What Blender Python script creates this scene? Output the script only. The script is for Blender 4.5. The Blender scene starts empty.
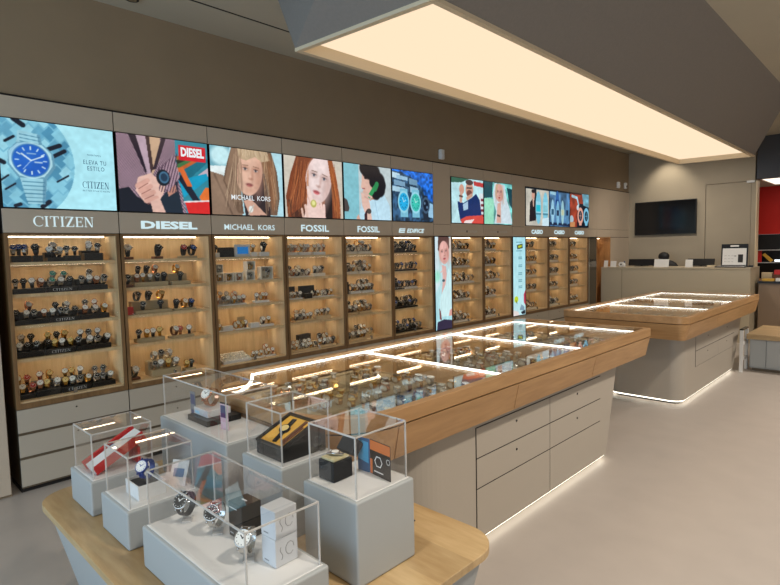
import bpy, math, random
import numpy as np
from mathutils import Matrix, Vector
random.seed(7)
SC = bpy.context.scene
COL = SC.collection
PI = math.pi

# ---------------------------------------------------------------- camera
cam_data = bpy.data.cameras.new('camera')
cam = bpy.data.objects.new('camera', cam_data)
COL.objects.link(cam)
R_ = Vector((0.71762, 0.69608, -0.02235)); U_ = Vector((-0.03605, 0.06917, 0.99695)); F_ = Vector((-0.6955, 0.71463, -0.07473))
cam.matrix_world = Matrix(((R_.x, U_.x, -F_.x, 4.309), (R_.y, U_.y, -F_.y, 0.0), (R_.z, U_.z, -F_.z, 1.58), (0, 0, 0, 1)))
cam_data.sensor_width = 36.0
cam_data.lens = 548.54 / 780 * 36.0
cam_data.clip_start = 0.05
SC.camera = cam

# ---------------------------------------------------------------- light, exposure
SC.view_settings.view_transform = 'Standard'
SC.view_settings.look = 'None'
SC.view_settings.gamma = 1.0
SC.view_settings.use_curve_mapping = False
SC.view_settings.exposure = 0.0
SC.cycles.max_bounces = 10
SC.cycles.transparent_max_bounces = 40
SC.cycles.sample_clamp_indirect = 4.0
W_STR = 0.34           # daylight and mall light coming in through the open shop front
PANEL_STR = 1.06       # luminous ceiling
STRIP_STR = 5.5        # LED strips in the counters
SHELF_STR = 9.5        # LED strips above the shelves
FLOOR_LED = 3.5
world = bpy.data.worlds.new('world')
world.use_nodes = True
world.node_tree.nodes['Background'].inputs[0].default_value = (1.0, 0.96, 0.90, 1)
world.node_tree.nodes['Background'].inputs[1].default_value = W_STR
SC.world = world

def lamp(kind, name, loc, energy, color, size=0.1, target=None, angle=1.2, blend=0.6):
    d = bpy.data.lights.new(name, kind)
    d.energy = energy; d.color = color
    if kind == 'SPOT':
        d.spot_size = angle; d.spot_blend = blend; d.shadow_soft_size = size
    o = bpy.data.objects.new(name, d)
    COL.objects.link(o)
    o.location = loc
    if target is not None:
        o.rotation_euler = (Vector(target) - Vector(loc)).to_track_quat('-Z', 'Y').to_euler()
    return o

# ---------------------------------------------------------------- materials
def lin(c):
    return tuple(((x / 255) / 12.92 if x / 255 <= .04045 else ((x / 255 + .055) / 1.055) ** 2.4) for x in c)
_m = {}
def mat(name, rgb, rough=.5, metal=0., spec=.5, emis=None, estr=1., noise=0., nscale=20., bump=0.):
    if name in _m: return _m[name]
    m = bpy.data.materials.new(name); m.use_nodes = True
    nt = m.node_tree; b = nt.nodes['Principled BSDF']
    c = lin(rgb)
    b.inputs['Base Color'].default_value = (*c, 1)
    b.inputs['Roughness'].default_value = rough
    b.inputs['Metallic'].default_value = metal
    b.inputs['Specular IOR Level'].default_value = spec
    if emis is not None:
        b.inputs['Emission Color'].default_value = (*lin(emis), 1)
        b.inputs['Emission Strength'].default_value = estr
    if noise or bump:
        tc = nt.nodes.new('ShaderNodeTexCoord'); n = nt.nodes.new('ShaderNodeTexNoise')
        n.inputs['Scale'].default_value = nscale; n.inputs['Detail'].default_value = 6
        nt.links.new(tc.outputs['Object'], n.inputs['Vector'])
        if noise:
            r = nt.nodes.new('ShaderNodeMapRange')
            r.inputs[1].default_value = .3; r.inputs[2].default_value = .7
            r.inputs[3].default_value = 1 - noise; r.inputs[4].default_value = 1 + noise
            mx = nt.nodes.new('ShaderNodeVectorMath'); mx.operation = 'SCALE'
            mx.inputs[0].default_value = c
            nt.links.new(n.outputs['Fac'], r.inputs[0]); nt.links.new(r.outputs[0], mx.inputs['Scale'])
            nt.links.new(mx.outputs[0], b.inputs['Base Color'])
        if bump:
            bp = nt.nodes.new('ShaderNodeBump'); bp.inputs['Strength'].default_value = bump; bp.inputs['Distance'].default_value = .002
            nt.links.new(n.outputs['Fac'], bp.inputs['Height']); nt.links.new(bp.outputs[0], b.inputs['Normal'])
    _m[name] = m
    return m

def wood(name, dark, light, scale=(1, 1, 1), rough=.45, plank=None):
    """oak grain: noise stretched along one axis of the object's own space"""
    if name in _m: return _m[name]
    m = bpy.data.materials.new(name); m.use_nodes = True
    nt = m.node_tree; b = nt.nodes['Principled BSDF']; N = nt.nodes.new; L = nt.links.new
    tc = N('ShaderNodeTexCoord'); mp = N('ShaderNodeMapping'); mp.inputs['Scale'].default_value = scale
    n = N('ShaderNodeTexNoise'); n.inputs['Scale'].default_value = 1.0; n.inputs['Detail'].default_value = 5; n.inputs['Distortion'].default_value = .6
    mp2 = N('ShaderNodeMapping'); mp2.inputs['Scale'].default_value = tuple(s * 5 for s in scale)
    n2 = N('ShaderNodeTexNoise'); n2.inputs['Scale'].default_value = 1.0; n2.inputs['Detail'].default_value = 2
    r = N('ShaderNodeValToRGB'); r.color_ramp.elements[0].position = .32; r.color_ramp.elements[1].position = .68
    r.color_ramp.elements[0].color = (*lin(dark), 1); r.color_ramp.elements[1].color = (*lin(light), 1)
    mix = N('ShaderNodeMix'); mix.inputs[0].default_value = .35
    L(tc.outputs['Object'], mp.inputs[0]); L(mp.outputs[0], n.inputs[0])
    L(tc.outputs['Object'], mp2.inputs[0]); L(mp2.outputs[0], n2.inputs[0])
    L(n.outputs['Fac'], mix.inputs[2]); L(n2.outputs['Fac'], mix.inputs[3])
    L(mix.outputs[0], r.inputs[0])
    if plank:
        sep = N('ShaderNodeSeparateXYZ'); L(tc.outputs['Object'], sep.inputs[0])
        d = N('ShaderNodeMath'); d.operation = 'DIVIDE'; d.inputs[1].default_value = plank[1]; L(sep.outputs[plank[0]], d.inputs[0])
        fl = N('ShaderNodeMath'); fl.operation = 'FLOOR'; L(d.outputs[0], fl.inputs[0])
        wn = N('ShaderNodeTexWhiteNoise'); wn.noise_dimensions = '1D'; L(fl.outputs[0], wn.inputs['W'])
        mr = N('ShaderNodeMapRange'); mr.inputs[3].default_value = .86; mr.inputs[4].default_value = 1.1; L(wn.outputs[0], mr.inputs[0])
        sc = N('ShaderNodeVectorMath'); sc.operation = 'SCALE'; L(r.outputs[0], sc.inputs[0]); L(mr.outputs[0], sc.inputs['Scale'])
        L(sc.outputs[0], b.inputs['Base Color'])
    else:
        L(r.outputs[0], b.inputs['Base Color'])
    b.inputs['Roughness'].default_value = rough
    _m[name] = m
    return m

def glassy(name, tint=(1, 1, 1), ior=1.45, boost=1.0, rough=0.0):
    """clear sheet: straight-through transparency with a Fresnel reflection"""
    m = bpy.data.materials.new(name); m.use_nodes = True
    nt = m.node_tree; nt.nodes.clear(); N = nt.nodes.new; L = nt.links.new
    o = N('ShaderNodeOutputMaterial'); t = N('ShaderNodeBsdfTransparent'); g = N('ShaderNodeBsdfGlossy'); mx = N('ShaderNodeMixShader')
    f = N('ShaderNodeFresnel'); f.inputs[0].default_value = ior
    geo = N('ShaderNodeNewGeometry')
    mu = N('ShaderNodeMath'); mu.operation = 'MULTIPLY'; mu.inputs[1].default_value = boost; mu.use_clamp = True
    # keep the Fresnel of the front side for the back side too
    iorm = N('ShaderNodeMix'); iorm.inputs[2].default_value = ior; iorm.inputs[3].default_value = 1 / ior
    L(geo.outputs['Backfacing'], iorm.inputs[0]); L(iorm.outputs[0], f.inputs[0])   # the Fresnel node inverts the IOR on back faces; undo that for a thin sheet
    t.inputs[0].default_value = (*tint, 1); g.inputs['Roughness'].default_value = rough; g.inputs[0].default_value = (1, 1, 1, 1)
    L(f.outputs[0], mu.inputs[0]); L(mu.outputs[0], mx.inputs[0]); L(t.outputs[0], mx.inputs[1]); L(g.outputs[0], mx.inputs[2]); L(mx.outputs[0], o.inputs[0])
    _m[name] = m
    return m

def emit(name, rgb, s):
    m = bpy.data.materials.new(name); m.use_nodes = True
    nt = m.node_tree; nt.nodes.clear()
    o = nt.nodes.new('ShaderNodeOutputMaterial'); e = nt.nodes.new('ShaderNodeEmission')
    e.inputs[0].default_value = (*lin(rgb), 1); e.inputs[1].default_value = s
    nt.links.new(e.outputs[0], o.inputs[0]); _m[name] = m
    return m

M_wall = mat('wall_plaster', (148, 128, 102), .85, noise=.04, nscale=3)
M_backwall = mat('back_wall_panel', (164, 152, 132), .8, noise=.03, nscale=3)
M_ceil = mat('ceiling_paint', (178, 170, 152), .85, noise=.02, nscale=2)
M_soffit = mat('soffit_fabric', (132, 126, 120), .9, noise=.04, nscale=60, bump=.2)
M_panel = mat('greige_laminate', (196, 180, 160), .55, noise=.02, nscale=4)
M_drawer = mat('drawer_laminate', (184, 174, 158), .5)
M_counter = mat('counter_laminate', (180, 170, 156), .45)
M_dark = mat('dark_gap', (28, 22, 18), .8)
M_recess = mat('recess_profile', (112, 98, 80), .5, metal=.4)
M_frame = wood('oak_frame', (104, 76, 46), (142, 108, 70), (14, 14, 2.0), .5)
M_int = wood('oak_interior', (196, 166, 124), (222, 196, 154), (14, 14, 1.6), .55)
M_top = wood('oak_counter', (160, 120, 76), (190, 148, 100), (9, 1.2, 12), .38)
M_topx = wood('oak_counter_end', (160, 120, 76), (190, 148, 100), (1.2, 9, 12), .38)
M_table = wood('oak_table', (168, 136, 92), (198, 170, 126), (2.2, 12, 12), .42, plank=(1, .16))
M_suede = mat('tray_suede', (196, 176, 142), .9)
M_suede2 = mat('tray_taupe', (172, 154, 120), .85)
M_black = mat('black_plastic', (16, 15, 15), .35)
M_blackm = mat('black_matt_card', (24, 23, 24), .6)
M_white = mat('white_matt', (222, 220, 216), .5)
M_cush = mat('white_cushion', (232, 224, 208), .7)
M_plinth = mat('plinth_paint', (164, 166, 164), .5)
M_plinthtop = mat('plinth_white_top', (222, 220, 216), .45)
M_steel = mat('brushed_steel', (196, 194, 190), .22, metal=1.)
M_gold = mat('gold_plate', (214, 168, 86), .22, metal=1.)
M_rose = mat('rose_gold_plate', (206, 150, 116), .22, metal=1.)
M_gun = mat('black_steel', (42, 42, 44), .25, metal=.9)
M_leather = mat('brown_leather', (96, 54, 30), .6)
M_rubber = mat('black_rubber', (18, 18, 19), .5)
M_blue = mat('navy_rubber', (24, 50, 120), .45)
M_red = mat('red_card', (190, 32, 30), .5)
M_dwhite = mat('dial_white', (232, 230, 222), .25)
M_dblack = mat('dial_black', (14, 14, 16), .2)
M_dblue = mat('dial_blue', (22, 66, 140), .2)
M_dgreen = mat('dial_green', (60, 150, 130), .2)
M_dgold = mat('dial_champagne', (224, 196, 130), .25)
M_dred = mat('dial_red', (170, 50, 40), .25)
M_glass = glassy('counter_glass', (.97, .985, .975), 1.52, .85)
M_door = glassy('sliding_glass', (.98, .985, .98), 1.45, .35)
M_acryl = glassy('acrylic_sheet', (.972, .972, .972), 1.49, 1.3)
M_edge = mat('acrylic_edge', (226, 222, 216), .3)
M_strip = emit('led_strip', (255, 250, 240), STRIP_STR)
M_shelfled = emit('shelf_led', (255, 234, 200), SHELF_STR)
M_floorled = emit('floor_led', (255, 248, 230), FLOOR_LED)
M_lum = emit('luminous_fabric', (255, 228, 194), PANEL_STR)
M_sign = emit('backlit_letter', (214, 240, 246), .95)
M_rim = mat('rim_paint', (214, 196, 166), .7)
M_silver = mat('silver_print', (200, 200, 200), .4)
M_ink = mat('grey_print', (120, 120, 122), .5)

# ---------------------------------------------------------------- mesh helper
class MB:
    def __init__(s): s.v = []; s.f = []; s.m = []; s.sm = []
    def add(s, vs, fs, mi=0, smooth=False, M=None):
        b = len(s.v)
        if M is not None: vs = [tuple(M @ Vector(v)) for v in vs]
        s.v += [tuple(v) for v in vs]
        for f in fs: s.f.append(tuple(b + i for i in f)); s.m.append(mi); s.sm.append(smooth)
        return s
    def box(s, x0, x1, y0, y1, z0, z1, mi=0, M=None):
        vs = [(x, y, z) for z in (z0, z1) for y in (y0, y1) for x in (x0, x1)]
        return s.add(vs, [(0, 2, 3, 1), (4, 5, 7, 6), (0, 1, 5, 4), (2, 6, 7, 3), (0, 4, 6, 2), (1, 3, 7, 5)], mi, False, M)
    def loft(s, loops, mi=0, cap0=True, cap1=True, smooth=False, closed=True, M=None):
        n = len(loops[0]); vs = [p for l in loops for p in l]; fs = []
        for k in range(len(loops) - 1):
            for i in range(n if closed else n - 1):
                j = (i + 1) % n
                fs.append((k * n + i, k * n + j, (k + 1) * n + j, (k + 1) * n + i))
        s.add(vs, fs, mi, smooth, M)
        b = len(s.v) - len(vs)
        if cap0: s.f.append(tuple(b + i for i in reversed(range(n)))); s.m.append(mi); s.sm.append(False)
        if cap1: s.f.append(tuple(b + (len(loops) - 1) * n + i for i in range(n))); s.m.append(mi); s.sm.append(False)
        return s
    def cyl(s, c, axis, r, h, n=16, mi=0, r2=None, smooth=True, M=None):
        a = Vector(axis).normalized(); t = a.orthogonal().normalized(); u = a.cross(t); c = Vector(c)
        r2 = r if r2 is None else r2
        L0 = [c + (t * math.cos(2 * PI * i / n) + u * math.sin(2 * PI * i / n)) * r for i in range(n)]
        L1 = [c + a * h + (t * math.cos(2 * PI * i / n) + u * math.sin(2 * PI * i / n)) * r2 for i in range(n)]
        return s.loft([L0, L1], mi, smooth=smooth, M=M)
    def ell(s, c, rx, ry, rz, n=12, k=8, mi=0, M=None):
        vs = []; 
        for j in range(k + 1):
            p = -PI / 2 + PI * j / k
            for i in range(n):
                q = 2 * PI * i / n
                vs.append((c[0] + rx * math.cos(p) * math.cos(q), c[1] + ry * math.cos(p) * math.sin(q), c[2] + rz * math.sin(p)))
        fs = [(j * n + i, j * n + (i + 1) % n, (j + 1) * n + (i + 1) % n, (j + 1) * n + i) for j in range(k) for i in range(n)]
        return s.add(vs, fs, mi, True, M)
    def tube(s, pts, r, n=8, mi=0):
        pts = [Vector(p) for p in pts]; loops = []
        for i, p in enumerate(pts):
            d = (pts[min(i + 1, len(pts) - 1)] - pts[max(i - 1, 0)]).normalized()
            t = d.orthogonal().normalized() if i == 0 else (t - d * t.dot(d)).normalized()
            u = d.cross(t); rr = r[i] if isinstance(r, (list, tuple)) else r
            loops.append([p + (t * math.cos(2 * PI * k / n) + u * math.sin(2 * PI * k / n)) * rr for k in range(n)])
        return s.loft(loops, mi, smooth=True)
    def mesh(s, name, mats):
        me = bpy.data.meshes.new(name); me.from_pydata(s.v, [], s.f)
        for m in mats: me.materials.append(m)
        me.polygons.foreach_set('material_index', s.m); me.polygons.foreach_set('use_smooth', s.sm)
        me.update(); return me
    def build(s, name, mats, parent=None, bevel=0., seg=2, loc=None):
        if not isinstance(mats, (list, tuple)): mats = [mats]
        o = bpy.data.objects.new(name, s.mesh(name, mats)); COL.objects.link(o)
        if parent is not None: o.parent = parent
        if loc is not None: o.location = loc
        if bevel:
            b = o.modifiers.new('bevel', 'BEVEL'); b.width = bevel; b.segments = seg; b.limit_method = 'ANGLE'; b.angle_limit = .6
        return o

def tag(o, label=None, cat=None, group=None, kind=None):
    if label: o['label'] = label
    if cat: o['category'] = cat
    if group: o['group'] = group
    if kind: o['kind'] = kind
    return o
def thing(name, label, cat, loc=(0, 0, 0), rz=0., group=None):
    o = bpy.data.objects.new(name, None); COL.objects.link(o); o.empty_display_size = .05
    o.location = loc; o.rotation_euler = (0, 0, rz)
    return tag(o, label, cat, group)
def struct(name, mb, m, **k): return tag(mb.build(name, m, **k), kind='structure')
def copy_tree(o, parent=None):
    c = o.copy(); COL.objects.link(c); c.parent = parent
    for ch in list(o.children): copy_tree(ch, c)
    return c

def rrect(x0, x1, y0, y1, rad, inset, z, n=8):
    """rounded rectangle loop, CCW from the corner (x0,y0); rad = radii at (x0y0, x1y0, x1y1, x0y1)"""
    if not isinstance(rad, (list, tuple)): rad = [rad] * 4
    out = []
    cs = [(x0, y0, 1, 1, PI), (x1, y0, -1, 1, 1.5 * PI), (x1, y1, -1, -1, 0), (x0, y1, 1, -1, .5 * PI)]
    for (cx, cy, sx, sy, a0), r in zip(cs, rad):
        r = max(r, .0005); rr = max(r - inset, .0003); d = max(r, inset + .0003)
        ox, oy = cx + sx * d, cy + sy * d
        for i in range(n + 1):
            a = a0 + (PI / 2) * i / n
            out.append((ox + rr * math.cos(a), oy + rr * math.sin(a), z))
    return out

FACE_X = Matrix(((0, 0, 1, 0), (1, 0, 0, 0), (0, 1, 0, 0), (0, 0, 0, 1)))      # local x -> +Y, local y -> +Z, faces +X
FACE_NY = Matrix(((1, 0, 0, 0), (0, 0, -1, 0), (0, 1, 0, 0), (0, 0, 0, 1)))    # faces -Y
_tx = {}
def text_mesh(txt, bold=0., depth=.0015, shear=0., space=1.):
    k = (txt, bold, depth, shear, space)
    if k in _tx: return _tx[k]
    cu = bpy.data.curves.new('text', 'FONT'); cu.body = txt; cu.size = 1.; cu.offset = bold; cu.extrude = 0.0; cu.shear = shear; cu.space_character = space; cu.resolution_u = 2
    o = bpy.data.objects.new('text', cu); COL.objects.link(o)
    dg = bpy.context.evaluated_depsgraph_get()
    me = bpy.data.meshes.new_from_object(o.evaluated_get(dg))
    bpy.data.objects.remove(o)
    co = np.zeros(len(me.vertices) * 3); me.vertices.foreach_get('co', co); co = co.reshape(-1, 3)
    fs = [tuple(p.vertices) for p in me.polygons]
    mn, mx = co.min(0), co.max(0)
    co = (co - mn) / (mx - mn + 1e-9)
    _tx[k] = (co, fs, (mx - mn)[0] / (mx - mn)[1])
    return _tx[k]
def text(name, txt, F, origin, w, h, m, parent, bold=0., shear=0., lift=.001, space=1.):
    """lettering filling the w x h box whose lower corner is origin"""
    co, fs, asp = text_mesh(txt, bold, shear=shear, space=space)
    vs = [(c[0] * w, c[1] * h, lift) for c in co]
    mb = MB(); T = Matrix.Translation(Vector(origin)) @ F
    mb.add(vs, fs, 0, False, T)
    return mb.build(name, m, parent)

def serif_letters(txt, h):
    """roman capitals with thick and thin strokes, drawn as polygons; returns polys, total width"""
    T, t, sr = .15 * h, .055 * h, .05 * h; x = 0; polys = []
    def q(a, b, c, d): polys.append([(p[0] + x, p[1]) for p in (a, b, c, d)])
    def bx(a, b, c, d): q((a, c), (b, c), (b, d), (a, d))
    for ch in txt:
        if ch == 'I':
            w = .34 * h; bx(w / 2 - T / 2, w / 2 + T / 2, 0, h); bx(0, w, 0, sr); bx(0, w, h - sr, h)
        elif ch == 'T':
            w = .74 * h; bx(w / 2 - T / 2, w / 2 + T / 2, 0, h); bx(w / 2 - .16 * h, w / 2 + .16 * h, 0, sr); bx(0, w, h - t, h); bx(0, t, h - .24 * h, h); bx(w - t, w, h - .24 * h, h)
        elif ch == 'Z':
            w = .72 * h; bx(0, w, 0, t); bx(0, w, h - t, h); q((0, 0), (T * 1.3, 0), (w, h), (w - T * 1.3, h)); bx(w - t, w, 0, .24 * h); bx(0, t, h * .78, h)
        elif ch == 'E':
            w = .66 * h; bx(.07 * h, .07 * h + T, 0, h); bx(0, w, 0, t); bx(0, w, h - t, h); bx(.1 * h, w * .8, h * .48, h * .48 + t); bx(w - t, w, 0, .24 * h); bx(w - t, w, .78 * h, h); bx(w * .8 - t, w * .8, .38 * h, .64 * h)
        elif ch == 'N':
            w = .86 * h; bx(.1 * h, .1 * h + t, 0, h); bx(w - .1 * h - t, w - .1 * h, 0, h); q((.06 * h, h), (.06 * h + T * 1.3, h), (w - .1 * h, 0), (w - .1 * h - T * .9, 0)); bx(0, .26 * h, 0, sr); bx(w - .26 * h, w, h - sr, h); bx(0, .2 * h, h - sr, h)
        elif ch == 'C':
            w = .8 * h; n = 18
            for i in range(n):
                a0 = math.radians(42 + 276 * i / n); a1 = math.radians(42 + 276 * (i + 1) / n)
                def pt(a, k):
                    th = t * .8 + (T - t * .5) * max(0, -math.cos(a)); r = .5 * h
                    return (.46 * h + (r - k * th) * math.cos(a) * .92, .5 * h + (r - k * t * .9) * math.sin(a))
                q(pt(a0, 0), pt(a0, 1), pt(a1, 1), pt(a1, 0))
            bx(.46 * h + .32 * h, .46 * h + .32 * h + t, .66 * h, .95 * h)
        else: w = .5 * h
        x += w + .13 * h
    return polys, x - .13 * h
def serif(name, txt, F, origin, w, h, m, parent):
    polys, tw = serif_letters(txt, h); mb = MB(); T = Matrix.Translation(Vector(origin)) @ F
    for p in polys: mb.add([(a * w / tw, b, .001) for a, b in p], [(0, 1, 2, 3)], 0, False, T)
    return mb.build(name, m, parent)

# ================================================================ THE SETTING
WALLX = -.02
struct('floor', MB().box(-.6, 8.5, -4, 16, -.1, 0), None or (lambda: (
    mat('floor_stone', (180, 170, 161), .42, noise=.035, nscale=5, bump=.02)))())
struct('ceiling', MB().box(-.6, .436, -4, 11.6, 3.42, 3.6).box(.436, .462, -4, 11.6, 3.47, 3.6).box(.462, 8.5, -4, 11.6, 3.42, 3.6).box(-.6, 8.5, 11.6, 16, 3.42, 3.6), M_ceil)
struct('trim_1', MB().box(.4365, .4615, -3.9, 11.4, 3.4225, 3.469), M_dark)
struct('wall_left', MB().box(-.6, -.02, -4, .77, 0, 3.42).box(-.6, -.44, .77, 11.6, 0, 2.66).box(-.6, -.02, .77, 11.6, 2.66, 3.42), M_wall)
struct('trim_3', MB().box(-.10, -.006, .77, 11.43, 2.6505, 2.6595), M_dark)
# lighter laminate cladding beside the first cabinet
struct('wall_cladding', MB().box(-.019, .0, -2.6, .765, .02, 2.645), M_panel)
struct('wall_back', MB().box(-.44, 1.378, 11.43, 11.6, 0, 3.42).box(1.378, 2.15, 11.43, 11.6, 2.675, 3.42).box(2.1, 2.17, 11.43, 11.6, 0, 2.675), M_backwall)
struct('door_1', MB().box(1.386, 2.095, 11.436, 11.5, 0.01, 2.667), M_backwall)
struct('lit_edge_strip', MB().box(2.171, 2.185, 11.425, 11.61, 0, 2.67), mat('painted_lit_edge', (226, 206, 170), .5))  # pale colour stands in for light caught on the pillar edge
struct('beam_over_passage', MB().box(2.172, 8.4, 11.43, 11.62, 2.70, 3.42), mat('beam_paint', (70, 72, 78), .7))
# the neighbouring room seen past the pillar
struct('wall_red', MB().box(1.1, 8.4, 14.4, 14.6, 1.77, 2.80), mat('red_wall_paint', (206, 30, 16), .6))
struct('wall_far', MB().box(1.1, 8.4, 14.42, 14.6, 0, 1.765), mat('black_shelf_back', (20, 18, 18), .6))
struct('wall_side_far', MB().box(.9, 1.1, 11.62, 14.6, 0, 3.0), mat('side_far_paint', (120, 90, 70), .7))
struct('ceiling_far', MB().box(1.1, 8.4, 11.63, 14.6, 2.801, 2.85), M_ceil)
t = thing('recessed_ceiling_light', 'white luminous ceiling panel in the red-walled room past the pillar', 'light', (2.06, 12.3, 2.799))
MB().box(0, 3.2, 0, 1.5, -.012, 0).build('diffuser', emit('far_panel', (255, 240, 220), 1.6), t)
MB().box(-.03, 3.23, -.03, 0, -.02, 0).box(-.03, 3.23, 1.5, 1.53, -.02, 0).box(-.03, 0, 0, 1.5, -.02, 0).box(3.2, 3.23, 0, 1.5, -.02, 0).build('frame', M_white, t)

# hanging luminous soffit ------------------------------------------------
t = thing('luminous_ceiling_raft', 'long flared fabric-sided ceiling raft with glowing warm cream panel', 'ceiling light', (1.95, 5.8, 2.85))
B = [(1.429, 2.176), (2.465, 2.26), (2.46, 9.62), (1.47, 9.50)]
Tt = [(1.00, 2.31), (3.06, 1.55), (3.05, 8.48), (.86, 9.3)]
TO = Vector((-1.95, -5.8, -2.85))
def sh(pts, z): return [tuple(Vector((x, y, z)) + TO) for x, y in pts]
def ins(pts, d):
    cx = sum(p[0] for p in pts) / 4; cy = sum(p[1] for p in pts) / 4
    return [(p[0] + d * (1 if p[0] < cx else -1), p[1] + d * (1 if p[1] < cy else -1)) for p in pts]
mb = MB()
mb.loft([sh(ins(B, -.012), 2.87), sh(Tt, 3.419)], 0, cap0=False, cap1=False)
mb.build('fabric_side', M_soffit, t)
mb = MB().loft([sh(ins(B, -.014), 2.872), sh(ins(B, -.014), 2.85), sh(ins(B, .022), 2.85), sh(ins(B, .03), 2.93)], 0, cap0=False, cap1=False)
mb.build('rim', M_rim, t)
mb = MB().loft([sh(ins(B, .026), 2.92), sh(ins(B, .026), 2.93)], 0)
mb.build('glowing_panel', M_lum, t)

# downlights --------------------------------------------------------------
def downlight(x, y, z, label):
    t = thing('ceiling_downlight', label, 'downlight', (x, y, z))
    MB().cyl((0, 0, -.012), (0, 0, 1), .045, .012, 20).build('trim_ring', M_dark, t)
    MB().cyl((0, 0, -.014), (0, 0, 1), .03, .002, 20).build('lens', M_steel, t)
downlight(.196, 1.66, 3.42, 'small dark round downlight in the ceiling above the first cabinets')
lamp('SPOT', 'spot_over_television', (.72, 10.95, 3.30), 26, (1, .9, .74), .03, (.76, 11.43, 2.55), 1.5, .8)
downlight(.72, 10.95, 3.42, 'round ceiling downlight washing the wall over the television')
# added fill spots without fixtures, brightening aisle, table and far room
for (x, y, e) in [(5.0, 1.4, 290), (4.9, 4.6, 310), (4.6, 8.2, 300), (3.3, .2, 70), (3.4, 13.0, 120)]:
    lamp('SPOT', 'fill_spot', (x, y, 3.36 if y < 12 else 2.7), e, (1, .91, .80), .12, (x - .2, y, 0), 2.5, .9)

d = bpy.data.lights.new('shop_front_daylight', 'AREA'); d.shape = 'RECTANGLE'; d.size = 6.0; d.size_y = 2.6; d.energy = 200; d.color = (.52, .76, 1.0)
o = bpy.data.objects.new('shop_front_daylight', d); COL.objects.link(o); o.location = (3.0, -3.6, 1.6); o.rotation_euler = (math.radians(90), 0, 0)
# detectors on the wall ----------------------------------------------------
def detector(y, z, label, dark=False):
    t = thing('motion_detector', label, 'sensor', (-.018, y, z))
    MB().box(0, .05, -.035, .035, -.06, .06).build('housing', M_white, t, bevel=.012, seg=3)
    MB().cyl((.045, 0, -.015), (1, 0, 0), .02, .012, 14).build('lens', M_black if dark else M_plinthtop, t)
detector(5.384, 2.755, 'white motion detector on the wall over the two watches advert')
detector(10.85, 2.765, 'plain white detector on the wall near the corner, above pale panelling')
detector(11.2, 2.775, 'white camera with dark lens beside the detector, closest to the corner', True)

# ================================================================ PICTURES FOR THE SCREENS
class Pic:
    def __init__(s, w, h, bg):
        s.w, s.h = w, h; s.a = np.zeros((h, w, 3)); s.a[:] = bg
        s.x, s.y = np.meshgrid((np.arange(w) + .5) / w, (np.arange(h) + .5) / h)
    def put(s, mask, c, al=1.):
        m = np.clip(mask, 0, 1)[..., None] * al; s.a = s.a * (1 - m) + np.array(c, float) * m
    def ell(s, cx, cy, rx, ry, c, rot=0., al=1., soft=.06):
        r = math.radians(rot); asp = s.w / s.h
        dx = (s.x - cx) * asp; dy = s.y - cy
        u = (dx * math.cos(r) + dy * math.sin(r)) / (rx * asp); v = (-dx * math.sin(r) + dy * math.cos(r)) / ry
        s.put((1 - np.sqrt(u * u + v * v)) / soft + .5, c, al)
    def poly(s, pts, c, al=1.):
        m = np.zeros_like(s.x, bool); n = len(pts)
        for i in range(n):
            x0, y0 = pts[i]; x1, y1 = pts[(i + 1) % n]
            if y0 == y1: continue
            cr = ((s.y >= min(y0, y1)) & (s.y < max(y0, y1)) & (s.x < (s.y - y0) * (x1 - x0) / (y1 - y0) + x0)); m ^= cr
        s.put(m.astype(float), c, al)
    def line(s, x0, y0, x1, y1, w, c, al=1.):
        asp = s.w / s.h; ax, ay, bx, by = x0 * asp, y0, x1 * asp, y1; px, py = s.x * asp - ax, s.y - ay; dx, dy = bx - ax, by - ay
        tt = np.clip((px * dx + py * dy) / (dx * dx + dy * dy + 1e-9), 0, 1); d = np.hypot(px - tt * dx, py - tt * dy)
        s.put((w / 2 - d) / (.5 / s.h) + .5, c, al)
    def vgrad(s, c0, c1, mask=None):
        g = s.y[..., None]; s.a = np.array(c0, float) * (1 - g) + np.array(c1, float) * g
    def noise(s, amp, sx, sy, seed=1, mask=None):
        rs = np.random.RandomState(seed); g = rs.rand(sy + 2, sx + 2)
        u = s.x * sx; v = s.y * sy; i = u.astype(int); j = v.astype(int); fu = u - i; fv = v - j
        n = g[j, i] * (1 - fu) * (1 - fv) + g[j, i + 1] * fu * (1 - fv) + g[j + 1, i] * (1 - fu) * fv + g[j + 1, i + 1] * fu * fv
        k = 1 + amp * (n - .5)
        if mask is not None: k = np.where(mask, k, 1)
        s.a = s.a * k[..., None]
def soften(p, amp=.10, seed=3):
    a = p.a
    b = np.pad(a, ((1, 1), (1, 1), (0, 0)), 'edge')
    a = (b[:-2, 1:-1] + b[2:, 1:-1] + b[1:-1, :-2] + b[1:-1, 2:] + 6 * b[1:-1, 1:-1]) / 10
    p.a = a; p.noise(amp * .8, 9, 8, seed); p.noise(amp * .8, 34, 28, seed + 1)
    p.a = np.clip(p.a * 1.0 + (np.array([190, 220, 235.]) - p.a) * .06, 0, 255)
    return p
_smat = []
def screen_mat():
    if _smat: return _smat[0]
    m = bpy.data.materials.new('screen_picture'); m.use_nodes = True; nt = m.node_tree; nt.nodes.clear()
    o = nt.nodes.new('ShaderNodeOutputMaterial'); e = nt.nodes.new('ShaderNodeEmission'); a = nt.nodes.new('ShaderNodeAttribute'); a.attribute_name = 'picture'
    g = nt.nodes.new('ShaderNodeBsdfGlossy'); g.inputs['Roughness'].default_value = .15; g.inputs[0].default_value = (.03, .03, .03, 1)
    ad = nt.nodes.new('ShaderNodeAddShader')
    e.inputs[1].default_value = 1.0
    nt.links.new(a.outputs['Color'], e.inputs[0]); nt.links.new(e.outputs[0], ad.inputs[0]); nt.links.new(g.outputs[0], ad.inputs[1]); nt.links.new(ad.outputs[0], o.inputs[0])
    _smat.append(m); return m
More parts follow.
